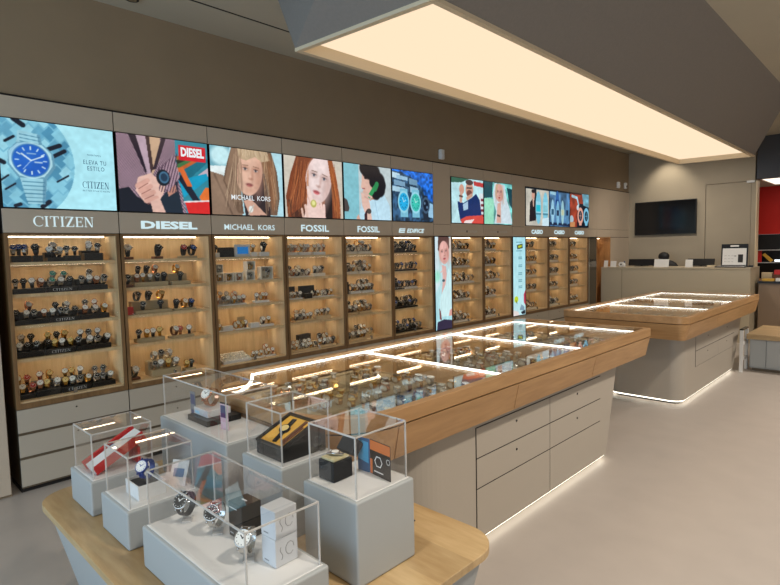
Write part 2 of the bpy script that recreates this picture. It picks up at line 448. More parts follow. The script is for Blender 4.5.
def picture(name, pic, F, origin, w, h, parent, m=None):
    soften(pic)
    H, W = pic.h, pic.w
    xs = np.linspace(0, w, W); ys = np.linspace(h, 0, H)
    T = np.array(Matrix.Translation(Vector(origin)) @ F)
    X, Y = np.meshgrid(xs, ys); P = np.stack([X.ravel(), Y.ravel(), np.zeros(X.size), np.ones(X.size)])
    co = (T @ P)[:3].T
    idx = np.arange(H * W).reshape(H, W)
    f = np.stack([idx[1:, :-1], idx[1:, 1:], idx[:-1, 1:], idx[:-1, :-1]], -1).reshape(-1, 4)
    me = bpy.data.meshes.new(name); me.from_pydata(co.tolist(), [], f.tolist())
    c = np.clip(pic.a / 255., 0, 1); l = np.where(c <= .04045, c / 12.92, ((c + .055) / 1.055) ** 2.4)
    at = me.attributes.new('picture', 'FLOAT_COLOR', 'POINT')
    at.data.foreach_set('color', np.concatenate([l.reshape(-1, 3), np.ones((H * W, 1))], 1).astype(np.float32).ravel())
    me.materials.append(m or screen_mat())
    o = bpy.data.objects.new(name, me); COL.objects.link(o); o.parent = parent
    return o

def pic_citizen():
    p = Pic(180, 146, (172, 232, 244))
    # round collage of pale blue cubes
    m = ((p.x - .12) / .50) ** 2 * 1.0 + ((p.y - .48) / .66) ** 2 < 1
    p.put(m, (110, 178, 204)); q = Pic(180, 146, (0, 0, 0)); q.a = p.a.copy()
    rs = random.Random(3)
    for i in range(9):
        for j in range(8):
            cx, cy = -.05 + i * .085 + (j % 2) * .042, -.02 + j * .15; d = .07
            c = [(128, 196, 218), (92, 160, 190), (70, 138, 172), (146, 208, 226)][rs.randrange(4)]
            q.poly([(cx, cy - .09), (cx + d, cy), (cx, cy + .09), (cx - d, cy)], c)
    for x0, y0, x1, y1, w in [(.36, .33, .50, .25, .05), (.42, .40, .54, .31, .045), (.05, .26, .12, .2, .03), (.46, .68, .56, .60, .02), (0, .70, .06, .64, .02), (.03, .8, .11, .73, .02), (.32, .98, .38, .92, .05), (.13, .0, .2, .06, .06), (0, .48, .03, .5, .05), (.1, .98, .14, .96, .04)]:
        q.line(x0, y0, x1, y1, w, (16, 22, 36))
    p.put(m, 0); p.a = np.where(m[..., None], q.a, p.a)
    # watch
    k_ = -.045; c1, c2 = (150, 204, 220), (96, 150, 176)
    p.poly([(.155, .12), (.335, .15), (.36, .34), (.13, .34)], c1); p.poly([(.15, .66), (.37, .66), (.345, .95), (.2, .95)], c1)
    p.poly([(.31, .15), (.335, .15), (.36, .34), (.33, .34)], c2); p.poly([(.34, .66), (.37, .66), (.345, .95), (.32, .95)], c2)
    for k in range(4): p.line(.17, .165 + k * .04, .33, .185 + k * .04, .009, (60, 116, 146))
    for k in range(6): p.line(.17 + .004 * k, .70 + k * .045, .35 - .002 * k, .70 + k * .045, .009, (54, 112, 142))
    p.poly([(.07, .36), (.14, .26), (.36, .26), (.44, .36), (.45, .52), (.37, .66), (.14, .66), (.06, .52)], c2); p.poly([(.075, .36), (.145, .27), (.35, .27), (.42, .36), (.43, .5), (.35, .64), (.15, .64), (.07, .5)], (160, 212, 226))
    p.ell(.25, .455, .168, .205, (196, 232, 240)); p.ell(.25, .455, .158, .193, (70, 130, 176)); p.ell(.25, .455, .147, .18, (22, 84, 186)); p.ell(.22, .40, .09, .09, (40, 110, 210), 0, .6, 1.5)
    for k in range(12):
        a = k * PI / 6; ux, uy = math.sin(a), -math.cos(a)
        p.line(.25 + ux * .102, .455 + uy * .126, .25 + ux * .128, .455 + uy * .158, .012, (214, 240, 248))
    p.line(.25, .455, .175, .385, .016, (226, 244, 250)); p.line(.25, .455, .355, .395, .012, (226, 244, 250)); p.line(.25, .455, .18, .56, .005, (226, 244, 250)); p.line(.22, .375, .29, .375, .012, (150, 190, 226)); p.line(.28, .47, .34, .47, .014, (190, 216, 236))
    return p
def pic_diesel():
    p = Pic(160, 130, (176, 146, 158))
    st = (np.sin((p.x * 1.2 - p.y * .75) * 190) > .1)
    p.put(st.astype(float), (70, 46, 64), .9)
    p.poly([(.26, 0), (.46, 0), (.44, .3), (.36, .5), (.32, .4)], (196, 160, 128)); p.poly([(.12, 0), (.2, 0), (.32, .45), (.28, .48)], (30, 20, 34)); p.poly([(.3, .0), (.34, 0), (.37, .42), (.33, .5)], (60, 40, 40))
    p.poly([(.2, 0), (.3, 0), (.34, .5), (.31, .52)], (184, 156, 170))
    p.poly([(.47, 0), (.52, 0), (.4, .42), (.36, .44)], (44, 30, 40))
    p.poly([(0, .72), (.1, .68), (.18, .8), (.36, .92), (.36, 1), (0, 1)], (14, 18, 30)); p.poly([(.42, .82), (.62, .55), (.68, 1), (.46, 1)], (20, 32, 46))
    p.poly([(.62, 0), (1, 0), (1, 1), (.72, 1), (.62, .4)], (40, 130, 150))
    for i, c in enumerate([(160, 96, 40), (40, 44, 30), (60, 110, 60), (190, 90, 40), (20, 100, 120)]):
        p.poly([(.62, .22 + i * .06), (.72 + i * .06, .2), (.78 + i * .06, .24), (.66, .36 + i * .07)], c)
    p.poly([(.7, .62), (1, .34), (1, .46), (.74, .68)], (200, 176, 190)); p.poly([(.64, .55), (.98, .42), (1, .5), (.7, .78)], (10, 150, 190)); p.poly([(.88, .76), (.96, .62), (1, .62), (1, .8), (.9, .82)], (230, 110, 40))
    p.poly([(.62, .5), (.7, .46), (.96, .96), (.9, 1)], (18, 24, 40)); p.poly([(.64, .38), (.7, .36), (.8, .62), (.74, .62)], (220, 100, 40))
    p.poly([(.7, .84), (1, .8), (1, 1), (.74, 1)], (214, 30, 30)); p.line(.7, .84, 1, .81, .02, (240, 230, 230))
    # hands
    p.ell(.36, .66, .12, .14, (226, 176, 160)); p.poly([(.2, .55), (.34, .48), (.5, .66), (.42, .84), (.26, .88), (.17, .72)], (228, 184, 168))
    for k in range(4): p.line(.19 + k * .03, .66 + k * .065, .3 + k * .03, .58 + k * .075, .06, (214, 160, 144)); p.line(.2 + k * .03, .70 + k * .065, .3 + k * .03, .62 + k * .075, .01, (140, 80, 70))
    p.poly([(.32, .86), (.42, .8), (.48, 1), (.34, 1)], (222, 178, 162)); p.poly([(.5, .64), (.6, .6), (.62, .7), (.52, .78)], (190, 130, 110))
    p.poly([(.42, .5), (.6, .2), (.66, .5), (.52, .72)], (172, 140, 154)); st2 = (np.sin((p.x * 1.2 + p.y * .3) * 170) > .2); p.put(st2 * ((p.x > .42) & (p.x < .64) & (p.y > .2 + (.62 - p.x)) & (p.y < .72)), (70, 46, 64), .85)
    p.ell(.47, .53, .075, .11, (14, 20, 30)); p.ell(.48, .525, .055, .08, (60, 104, 136)); p.ell(.48, .525, .038, .055, (26, 50, 74))
    p.poly([(.655, .06), (.975, .06), (.975, .27), (.655, .27)], (206, 22, 36))
    return p
def face(p, cx, cy, rx, ry, skin, rot=0, eyes=(50, 40, 40), lip=(176, 70, 70), turn=0., sc=1.):
    p.ell(cx, cy, rx, ry, skin, rot)
    dk = tuple(c * f for c, f in zip(skin, (.74, .62, .58))); md = tuple(c * f for c, f in zip(skin, (.88, .8, .77))); hi = tuple(min(255, c * 1.1) for c in skin)
    r = math.radians(rot)
    def at(u, v):
        asp = p.w / p.h; dx, dy = u * rx * asp, v * ry
        return cx + (dx * math.cos(r) - dy * math.sin(r)) / asp, cy + dx * math.sin(r) + dy * math.cos(r)
    p.ell(*at(.75, .15), rx * .32, ry * .75, md, rot, .8, 1.6); p.ell(*at(-.85, .2), rx * .22, ry * .6, md, rot, .6, 1.6)
    p.ell(*at(turn, -.5), rx * .5, ry * .25, hi, rot, .6, 1.8); p.ell(*at(turn - .4, .22), rx * .28, ry * .16, hi, rot, .5, 1.8)
    p.ell(*at(turn, .75), rx * .3, ry * .1, md, rot, .5, 1.5)
    for s_ in (-1, 1):
        p.ell(*at(turn + s_ * .4, -.13), rx * .24, ry * .1, dk, rot, .6, 1.4)
        p.ell(*at(turn + s_ * .4, -.10), rx * .15, ry * .045, (214, 206, 206), rot, .8, .8); p.ell(*at(turn + s_ * .4, -.11), rx * .075, ry * .06, eyes, rot, 1, .8)
        p.line(*at(turn + s_ * .4 - .17, -.14), *at(turn + s_ * .4 + .17, -.14), ry * .025, (60, 36, 34), .8)
        b0, b1 = at(turn + s_ * .2, -.27), at(turn + s_ * .62, -.30 + .05); p.line(*b0, *b1, ry * .035, (110, 76, 58), .7)
    p.ell(*at(turn + .16, .08), rx * .1, ry * .26, md, rot, .8, 1.5); p.ell(*at(turn + .06, .27), rx * .16, ry * .05, dk, rot, .75, 1.2); p.ell(*at(turn + .02, .17), rx * .08, ry * .08, hi, rot, .7, 1.4)
    p.ell(*at(turn * .9, .52), rx * .25, ry * .06, tuple(c * .8 for c in lip), rot, 1, .8); p.ell(*at(turn * .9, .57), rx * .2, ry * .05, lip, rot, 1, .9); p.line(*at(turn * .9 - .2, .535), *at(turn * .9 + .2, .535), ry * .018, (90, 30, 36), .8)
def strands(p, x0, x1, y0, y1, dx0, dx1, cols, n, seed=1, w=.008):
    rs = random.Random(seed)
    for _ in range(n):
        u = rs.random(); xa = x0 + (x1 - x0) * u; xb = xa + dx0 + (dx1 - dx0) * u; ya = y0 + rs.random() * (y1 - y0) * .4; yb = y1 - rs.random() * (y1 - y0) * .3
        xm = (xa + xb) / 2 + rs.uniform(-.02, .02); ym = (ya + yb) / 2; c = rs.choice(cols)
        p.line(xa, ya, xm, ym, w, c, .55); p.line(xm, ym, xb, yb, w, c, .55)
def pic_kors():
    p = Pic(150, 124, (176, 220, 232))
    p.poly([(0, 0), (.26, 0), (.2, .3), (0, .36)], (110, 168, 184)); p.ell(.14, .14, .13, .14, (196, 236, 242), 0, 1, .4); p.poly([(0, .3), (.2, .28), (.18, .42), (0, .4)], (230, 242, 242))
    p.poly([(0, .38), (.16, .42), (.4, .86), (.4, 1), (0, 1)], (132, 104, 84)); p.line(.05, .42, .26, .98, .03, (100, 76, 60)); p.ell(.1, .7, .1, .2, (156, 126, 102), 0, .6, 1.5)
    p.poly([(.28, 0), (.84, 0), (.92, .3), (.95, .7), (.9, .98), (.7, .98), (.66, .6), (.6, .3), (.36, .3), (.42, .98), (.34, .96), (.16, .5), (.2, .3)], (104, 78, 60))
    p.poly([(.4, .55), (.78, .3), (.8, 1), (.44, 1)], (40, 28, 30))
    face(p, .515, .34, .185, .36, (222, 176, 152), 6, (60, 56, 58), (178, 100, 92), .08)
    p.poly([(.28, 0), (.44, .0), (.36, .25), (.345, .5), (.37, .8), (.3, .8), (.18, .5)], (134, 104, 82)); p.poly([(.68, .08), (.82, .02), (.9, .3), (.9, .7), (.84, .95), (.78, .6), (.72, .3)], (128, 86, 58))
    p.poly([(.36, 0), (.78, 0), (.8, .14), (.7, .17), (.6, .1), (.48, .17), (.40, .15)], (190, 162, 128))
    strands(p, .28, .42, 0, .95, -.1, .0, [(170, 138, 110), (90, 66, 50), (200, 172, 140)], 34, 1); strands(p, .7, .86, .05, 1, .02, .06, [(164, 112, 74), (96, 58, 38), (206, 176, 140)], 34, 2); strands(p, .38, .76, -.08, .16, -.02, .06, [(226, 206, 176), (150, 118, 90), (206, 182, 146)], 34, 3)
    p.poly([(.42, .78), (.52, .74), (.74, .98), (.5, 1)], (206, 158, 136)); p.ell(.52, .9, .032, .05, (232, 236, 230), 0, 1, .3); p.line(.485, .98, .56, .84, .018, (190, 184, 172))
    return p
def pic_fossil_a():
    p = Pic(150, 124, (206, 196, 180))
    p.poly([(.2, 0), (.82, 0), (.9, .35), (.95, 1), (.04, 1), (.02, .66), (.1, .3)], (122, 56, 28))
    p.poly([(.68, .6), (.8, .4), (.8, 1), (.64, 1)], (26, 14, 14)); p.poly([(.05, .72), (.3, .64), (.32, 1), (.1, 1)], (70, 34, 22))
    face(p, .575, .35, .225, .42, (236, 212, 208), 14, (66, 72, 86), (214, 100, 104), -.02)
    p.poly([(.2, .0), (.46, .0), (.38, .12), (.345, .35), (.37, .6), (.24, .85), (.1, .95), (.12, .4)], (118, 54, 28)); p.poly([(.74, .02), (.82, 0), (.9, .4), (.94, .98), (.85, .85), (.8, .45)], (152, 76, 34))
    strands(p, .2, .4, 0, 1, -.16, -.04, [(178, 96, 50), (80, 36, 22), (206, 126, 70)], 46, 4, .009); strands(p, .78, .86, .05, 1, .06, .1, [(206, 122, 60), (100, 46, 24), (180, 90, 44)], 36, 5, .009)
    p.poly([(.37, .5), (.42, .5), (.47, .78), (.66, .86), (.68, 1), (.3, 1), (.36, .76)], (238, 204, 194))
    for k in range(4): p.line(.5 + k * .05, .72 + k * .02, .56 + k * .03, 1., .05, (238, 202, 192)); p.line(.53 + k * .05, .74 + k * .02, .58 + k * .03, 1., .008, (170, 104, 92), .7)
    p.line(.38, .5, .46, .76, .055, (244, 214, 204)); p.line(.35, .56, .42, .78, .008, (180, 116, 100), .7); p.line(.33, .8, .36, 1, .05, (232, 192, 178)); p.line(.27, .86, .29, 1, .04, (226, 184, 166))
    p.ell(.47, .76, .05, .065, (176, 168, 80), 0, 1, .3); p.ell(.47, .75, .03, .04, (232, 230, 150), 0, 1, .6)
    return p
def pic_fossil_b():
    p = Pic(150, 124, (190, 204, 206)); p.poly([(0, 0), (.3, 0), (.3, 1), (0, 1)], (126, 190, 202))
    p.poly([(.28, 1), (.36, .62), (.6, .5), (.84, .52), (.96, .72), (.97, 1)], (188, 222, 238)); p.line(.62, .6, .7, .98, .01, (140, 180, 206))
    p.poly([(.5, .1), (.62, .45), (.7, .62), (.55, .62), (.5, .5)], (176, 124, 104))
    p.poly([(.37, .12), (.5, .08), (.58, .3), (.56, .5), (.46, .56), (.37, .5), (.4, .44), (.34, .42), (.36, .3)], (222, 178, 160)); p.ell(.44, .235, .03, .02, (40, 30, 30)); p.line(.40, .19, .49, .17, .02, (40, 26, 22)); p.line(.375, .43, .42, .43, .02, (170, 90, 84))
    for cx, cy, r in [(.5, .08, .14), (.62, .14, .14), (.72, .28, .14), (.74, .42, .12), (.66, .5, .1), (.42, .06, .1), (.78, .34, .1), (.6, .3, .08)]: p.ell(cx, cy, r, r * 1.25, (22, 18, 22), 0, 1, .2)
    p.line(.66, .36, .52, .56, .085, (48, 150, 84)); p.line(.68, .33, .64, .42, .1, (40, 136, 74))
    p.poly([(.34, .5), (.48, .56), (.52, .7), (.56, 1), (.46, 1), (.36, .74)], (226, 184, 168)); p.line(.44, .52, .56, .58, .04, (226, 184, 168)); p.line(.42, .58, .54, .63, .03, (206, 160, 144))
    p.ell(.5, .84, .05, .05, (70, 60, 56)); p.poly([(.4, .9), (.46, .8), (.46, 1), (.4, 1)], (60, 30, 36)); p.poly([(0, .62), (.06, .66), (.1, .8), (.08, .86), (0, .86)], (70, 62, 60)); p.poly([(.24, .96), (.28, .9), (.32, 1), (.24, 1)], (214, 166, 146))
    return p
def pic_edifice():
    p = Pic(150, 124, (30, 110, 210)); p.vgrad((24, 100, 206), (24, 60, 130))
    p.poly([(0, .03), (.2, .04), (.45, .12), (.7, .3), (.8, .5), (1, .6), (1, 1), (0, 1)], (40, 70, 100)); p.noise(1.1, 26, 22, 4)
    for x0, y0, x1, y1, c in [(.0, .05, .18, .16, (190, 220, 236)), (.04, .2, .3, .3, (120, 160, 190)), (.1, .1, .36, .18, (150, 190, 216)), (.4, .14, .6, .26, (110, 150, 180)), (0, .32, .34, .42, (170, 206, 226)), (.3, .3, .4, .4, (60, 90, 120)), (.42, .3, .62, .42, (150, 190, 214)), (.86, .6, 1, .9, (150, 196, 226))]:
        p.poly([(x0, y0), (x1, y0 + .03), (x1, y1 + .02), (x0, y1)], c)
    for cx, c, w in [(.26, (30, 170, 226), .135), (.55, (56, 196, 176), .135)]:
        p.poly([(cx - .09, .36), (cx + .09, .36), (cx + .1, .92), (cx - .08, .92)], (120, 190, 216)); p.ell(cx, .62, w, .22, (150, 214, 232)); p.ell(cx, .62, w * .82, .175, c)
        for k in range(12): a = k * PI / 6; p.line(cx + math.sin(a) * .07, .62 - math.cos(a) * .11, cx + math.sin(a) * .085, .62 - math.cos(a) * .135, .014, (20, 70, 110))
        p.line(cx, .62, cx - .03, .54, .012, (230, 250, 255)); p.line(cx, .62, cx + .05, .58, .01, (230, 250, 255))
    p.poly([(.72, .45), (.86, .47), (.88, .97), (.74, .97)], (26, 36, 50)); p.ell(.81, .66, .1, .17, (60, 84, 110)); p.ell(.81, .66, .07, .12, (16, 24, 40)); p.ell(.78, .62, .02, .03, (90, 120, 150)); p.ell(.84, .7, .02, .03, (90, 120, 150))
    return p
def pic_tommy_a():
    p = Pic(120, 100, (190, 232, 238)); p.noise(.2, 9, 8, 2); p.poly([(0, 0), (.55, 0), (.3, .1), (0, .12)], (40, 90, 70)); p.poly([(.68, .04), (1, .06), (1, .16), (.7, .14)], (190, 50, 50))
    p.poly([(.86, .3), (1, .3), (1, .9), (.86, .9)], (220, 226, 230)); 
    for k in range(4): p.poly([(.92, .42 + k * .12), (1, .42 + k * .12), (1, .48 + k * .12), (.92, .48 + k * .12)], (120, 40, 50))
    p.poly([(.18, .52), (.36, .55), (.62, .42), (.76, .32), (.88, .46), (.94, .84), (.6, .88), (.26, .95), (.2, .7)], (18, 40, 96)); p.poly([(.34, .58), (.5, .5), (.5, .68), (.36, .72)], (170, 200, 224))
    p.ell(.55, .24, .12, .18, (206, 150, 128), 8); p.ell(.55, .08, .12, .06, (70, 50, 50)); p.ell(.55, .33, .09, .08, (120, 70, 60)); p.line(.47, .21, .62, .2, .03, (50, 40, 46))
    p.ell(.31, .25, .075, .11, (206, 150, 128)); p.line(.29, .35, .28, .5, .1, (206, 160, 140)); p.line(.24, .4, .33, .41, .04, (80, 60, 56)); p.line(.48, .44, .62, .36, .08, (206, 156, 134))
    p.poly([(.26, .92), (.45, .84), (.96, .8), (1, .86), (1, 1), (.3, 1)], (214, 70, 60)); p.poly([(.4, .94), (.7, .9), (.6, 1), (.36, 1)], (240, 220, 216))
    return p
def pic_tommy_b():
    p = Pic(120, 100, (110, 196, 190)); p.noise(.9, 8, 9, 6); p.poly([(0, .38), (.34, .4), (.32, 1), (0, 1)], (150, 222, 190)); p.poly([(0, .0), (.3, 0), (.28, .36), (0, .4)], (30, 70, 80)); p.poly([(.8, .1), (1, .12), (1, .6), (.9, .5)], (20, 60, 70))
    p.poly([(.36, .02), (.72, .04), (.8, .4), (.9, .6), (1, .98), (.34, .98), (.42, .7), (.34, .5), (.3, .3)], (204, 220, 228))
    face(p, .53, .24, .14, .22, (214, 160, 146), 0, (60, 44, 44), (190, 66, 60)); p.poly([(.4, .05), (.5, .02), (.44, .2), (.42, .4), (.38, .3)], (196, 160, 130)); p.line(.62, .06, .7, .5, .02, (220, 190, 160))
    p.poly([(.46, .5), (.58, .46), (.58, .96), (.42, .96)], (216, 166, 150)); p.line(.46, .78, .54, .8, .05, (60, 50, 50))
    return p
def pic_tommy_v():
    p = Pic(60, 200, (196, 228, 232)); p.vgrad((200, 222, 224), (170, 224, 232)); p.ell(.5, .07, .42, .11, (84, 56, 50)); face(p, .55, .17, .3, .125, (226, 170, 160), -6, (60, 44, 48), (206, 84, 88))
    p.poly([(.0, 0), (.2, 0), (.16, .2), (.3, .5), (0, .6)], (210, 230, 236)); p.poly([(.86, .02), (1, .0), (1, .3), (.9, .22)], (216, 200, 186)); p.ell(.12, .42, .18, .06, (150, 232, 200), 0, .8, .8)
    p.poly([(.4, .3), (.66, .32), (.7, .4), (.56, .62), (.34, .66), (.46, .46)], (226, 176, 168)); p.ell(.5, .47, .09, .014, (60, 80, 90)); p.line(.34, .38, .56, .34, .012, (230, 180, 170))
    p.poly([(.3, .64), (.6, .52), (.8, .34), (1, .4), (1, .86), (.3, .86), (.24, .72)], (206, 238, 240)); p.poly([(.86, .8), (1, .78), (1, .86), (.8, .86)], (224, 160, 150)); p.poly([(.2, .76), (.3, .8), (.36, .9), (.24, .88)], (120, 60, 60)); p.poly([(.1, .91), (.5, .89), (1, .91), (1, 1), (.05, 1)], (46, 36, 60))
    return p
def pic_info_v():
    p = Pic(60, 200, (176, 230, 238)); p.vgrad((170, 226, 236), (190, 232, 236))
    p.poly([(.3, .1), (.76, .085), (.78, .14), (.34, .155)], (40, 60, 40)); p.poly([(.4, .11), (.7, .1), (.7, .125), (.44, .14)], (190, 200, 40))
    for k, y in enumerate([.06, .17, .25, .27, .35, .37, .45, .47, .54, .56, .62, .64]): p.poly([(.42 if k > 1 else .25, y), (.72, y), (.72, y + .008), (.42 if k > 1 else .25, y + .008)], (90, 150, 166))
    p.ell(.24, .79, .16, .04, (200, 220, 40)); p.line(.2, .8, .3, .84, .012, (30, 60, 40)); p.poly([(.84, .74), (1, .68), (1, .88), (.86, .84)], (190, 50, 80)); p.poly([(.5, .93), (.66, .86), (.9, .9), (.9, .95)], (120, 150, 170)); p.poly([(.6, .96), (.96, .94), (.96, .99), (.7, .99)], (20, 22, 34)); p.poly([(0, .92), (.4, .95), (.5, 1), (0, 1)], (240, 214, 206), .8)
    return p
def pic_casio(kind):
    if kind == 0:
        p = Pic(110, 90, (196, 190, 176)); p.noise(.25, 6, 5, 3); p.poly([(0, 0), (1, 0), (1, .05), (0, .04)], (20, 24, 30)); p.poly([(.34, .05), (.44, .04), (.5, .6), (.4, .9)], (24, 30, 34))
        p.ell(.31, .2, .065, .1, (206, 150, 130)); p.ell(.31, .1, .075, .05, (30, 22, 24)); p.poly([(.17, .4), (.28, .3), (.38, .34), (.42, .5), (.4, .86), (.14, .9)], (22, 18, 24)); p.poly([(.28, .3), (.34, .3), (.34, .5), (.3, .5)], (216, 170, 150))
        for cx, c in [(.53, (30, 186, 206)), (.84, (130, 196, 210))]:
            p.ell(cx, .52, .12, .43, (120, 196, 220)); p.poly([(cx - .1, .36), (cx + .1, .36), (cx + .11, .66), (cx - .11, .66)], (150, 214, 232)); p.poly([(cx - .09, .44), (cx + .09, .44), (cx + .09, .62), (cx - .09, .62)], c); p.line(cx - .1, .68, cx + .1, .68, .05, (70, 130, 150))
        p.poly([(.7, .8), (1, .76), (1, 1), (.7, 1)], (200, 226, 236))
    elif kind == 1:
        p = Pic(110, 90, (70, 110, 150)); p.noise(.9, 10, 8, 8); p.poly([(0, 0), (1, 0), (1, .05), (0, .04)], (16, 22, 30)); p.line(0, .92, 1, .95, .08, (16, 30, 60))
        for cx, cy, c, d in [(.15, .6, (150, 200, 224), (40, 80, 110)), (.38, .34, (40, 90, 160), (20, 50, 110)), (.40, .62, (120, 180, 214), (30, 50, 80)), (.64, .6, (150, 196, 206), (190, 196, 160)), (.88, .6, (80, 130, 170), (20, 40, 70))]:
            p.ell(cx, cy, .075, .34, c); p.ell(cx, cy, .1, .16, c); p.poly([(cx - .06, cy - .08), (cx + .06, cy - .08), (cx + .06, cy + .08), (cx - .06, cy + .08)], d)
        p.poly([(.04, .04), (.3, .05), (.3, .14), (.04, .12)], (150, 196, 216))
    else:
        p = Pic(110, 90, (150, 54, 34)); p.poly([(.4, .3), (1, .3), (1, 1), (.36, 1)], (16, 20, 30)); p.poly([(0, 0), (.6, 0), (.6, .05), (0, .05)], (60, 30, 26)); p.line(.1, .1, .36, .14, .08, (170, 206, 220)); p.line(.36, .14, .44, .34, .07, (150, 190, 206))
        p.poly([(.62, 0), (1, .0), (1, .4), (.7, .34)], (110, 170, 190)); p.noise(.5, 12, 10, 5); p.ell(.4, .42, .06, .08, (200, 216, 222)); p.ell(.08, .78, .1, .12, (170, 190, 200)); p.poly([(0, .86), (.26, .84), (.24, 1), (0, 1)], (196, 130, 80))
        for cx, c in [(.54, (226, 160, 140)), (.86, (120, 190, 220))]:
            p.ell(cx, .66, .155, .25, c); p.ell(cx, .66, .09, .15, (20, 40, 56)); p.line(cx - .05, .66, cx + .05, .66, .02, c); p.line(cx, .56, cx, .76, .02, c); p.poly([(cx - .08, .84), (cx + .08, .84), (cx + .06, .94), (cx - .06, .94)], c)
    return p

# ================================================================ WATCHES
def watch_mbs(face_deg=35, seg=14, ring=20):
    """closed strap loop standing on the ground, round case facing +X tilted up by face_deg"""
    a = math.radians(face_deg); R = .0285; cz = .031
    st = MB(); loops = []
    for i in range(ring):
        q = 2 * PI * i / ring; d = abs(((q - a + PI) % (2 * PI)) - PI) / PI
        w = .0105 - .003 * d; th = .0018
        c, s = math.cos(q), math.sin(q)
        loops.append([((R - th) * c, -w, cz + (R - th) * s), ((R + th) * c, -w, cz + (R + th) * s), ((R + th) * c, w, cz + (R + th) * s), ((R - th) * c, w, cz + (R - th) * s)])
    loops.append(loops[0]); st.loft(loops, 0, False, False)
    n = Vector((math.cos(a), 0, math.sin(a))); c0 = Vector((0, 0, cz)) + n * (R - .004); t = Vector((-math.sin(a), 0, math.cos(a))); u = Vector((0, 1, 0))
    def ringp(r, h, k=seg): return [c0 + n * h + (u * math.cos(2 * PI * i / k) + t * math.sin(2 * PI * i / k)) * r for i in range(k)]
    ca = MB(); ca.loft([ringp(.017, 0), ringp(.0205, .003), ringp(.0205, .008), ringp(.0175, .0105), ringp(.0172, .0095)], 0, True, False, smooth=True)
    ca.cyl(c0 + u * .0200 + n * .0055, u, .003, .005, 8)
    for s in (-1, 1):
        for w in (-1, 1):
            p = c0 + t * s * .0185 + u * w * .0085 + n * .004
            ca.cyl(p, t * s * .8 - n * .35, .0028, .0075, 5)
    di = MB(); di.loft([ringp(.0173, .0094), ringp(.0173, .0096)], 0, False, True)
    for k in range(12):
        q = k * PI / 6; r0, r1 = .0125, .0155; dd = (u * math.cos(q) + t * math.sin(q)); pp = dd.cross(n) * .0007
        di.add([c0 + n * .0099 + dd * r0 + pp, c0 + n * .0099 + dd * r1 + pp, c0 + n * .0099 + dd * r1 - pp, c0 + n * .0099 + dd * r0 - pp], [(0, 1, 2, 3)], 1)
    for q, L_, w in ((2.3, .0085, .0011), (.7, .012, .0009)):
        dd = (u * math.cos(q) + t * math.sin(q)); pp = dd.cross(n) * w
        di.add([c0 + n * .0101 - dd * .002 + pp, c0 + n * .0101 + dd * L_ + pp, c0 + n * .0101 + dd * L_ - pp, c0 + n * .0101 - dd * .002 - pp], [(0, 1, 2, 3)], 1)
    return st, ca, di
def merged(st, ca, di):
    m = MB(); m.add(st.v, st.f, 0); b = len(m.m)
    m.add(ca.v, ca.f, 1, True)
    k = len(di.v); base = len(m.v); m.v += di.v
    for f, mi in zip(di.f, di.m): m.f.append(tuple(base + i for i in f)); m.m.append(2 + mi); m.sm.append(False)
    return m
PAL = {  # strap, case, dial, marks, words
    'sk': (M_steel, M_steel, M_dblack, M_dwhite, 'steel watch with black dial'),
    'sb': (M_steel, M_steel, M_dblue, M_dwhite, 'steel watch with blue dial'),
    'sw': (M_steel, M_steel, M_dwhite, M_dblack, 'steel watch with white dial'),
    'sg': (M_steel, M_steel, M_dgreen, M_dwhite, 'steel watch with green dial'),
    'kk': (M_rubber, M_gun, M_dblack, M_dwhite, 'all-black watch'),
    'ks': (M_rubber, M_steel, M_dblack, M_dwhite, 'black-strapped watch with dark dial'),
    'kw': (M_rubber, M_steel, M_dwhite, M_dblack, 'black-strapped watch with white dial'),
    'kb': (M_rubber, M_gun, M_dblue, M_dwhite, 'black-strapped watch with blue dial'),
    'kr': (M_rubber, M_gun, M_dred, M_dwhite, 'black-strapped watch with red dial'),
    'kg': (M_rubber, M_gold, M_dblack, M_dgold, 'black-strapped watch with gold case'),
    'bw': (M_leather, M_steel, M_dwhite, M_dblack, 'brown-strapped watch with white dial'),
    'bk': (M_leather, M_gun, M_dblack, M_dwhite, 'brown-strapped watch with black dial'),
    'gg': (M_gold, M_gold, M_dgold, M_dblack, 'gold watch with champagne dial'),
    'gw': (M_gold, M_gold, M_dwhite, M_dblack, 'gold watch with white dial'),
    'gk': (M_gold, M_gold, M_dblack, M_dgold, 'gold watch with black dial'),
    'rw': (M_rose, M_rose, M_dwhite, M_dblack, 'rose-gold watch with pale dial'),
    'rp': (M_rose, M_rose, M_dred, M_dwhite, 'rose-gold watch with red dial'),
}
_wm = {}
_geo = {a: watch_mbs(a) for a in (35, 78)}
def wmesh(key, ang, split):
    k = (key, ang, split)
    if k not in _wm:
        st, ca, di = _geo[ang]; a, b, c, d, _ = PAL[key]
        if split: _wm[k] = (st.mesh('strap', [a]), ca.mesh('watch_case', [b]), di.mesh('dial', [c, d]))
        else: _wm[k] = merged(st, ca, di).mesh('wristwatch', [a, b, c, d])
    return _wm[k]
ORD = ['first', 'second', 'third', 'fourth', 'fifth', 'sixth', 'seventh', 'eighth', 'ninth', 'tenth', 'eleventh', 'twelfth', 'thirteenth', 'fourteenth', 'fifteenth', 'sixteenth', 'seventeenth', 'eighteenth', 'nineteenth', 'twentieth']
N_W = [0]
def watch(key, loc, rz, label, group, ang=35, split=False, scale=1.):
    N_W[0] += 1
    me = wmesh(key, ang, split)
    if split:
        t = thing('wristwatch', label, 'watch', loc, rz, group)
        for nm, m in zip(('strap', 'watch_case', 'dial'), me):
            o = bpy.data.objects.new(nm, m); COL.objects.link(o); o.parent = t
    else:
        t = bpy.data.objects.new('wristwatch', me); COL.objects.link(t); t.location = loc; t.rotation_euler = (0, 0, rz); tag(t, label, 'watch', group)
    t.scale = (scale, scale, scale * (.66 if ang > 60 else 1))
    return t
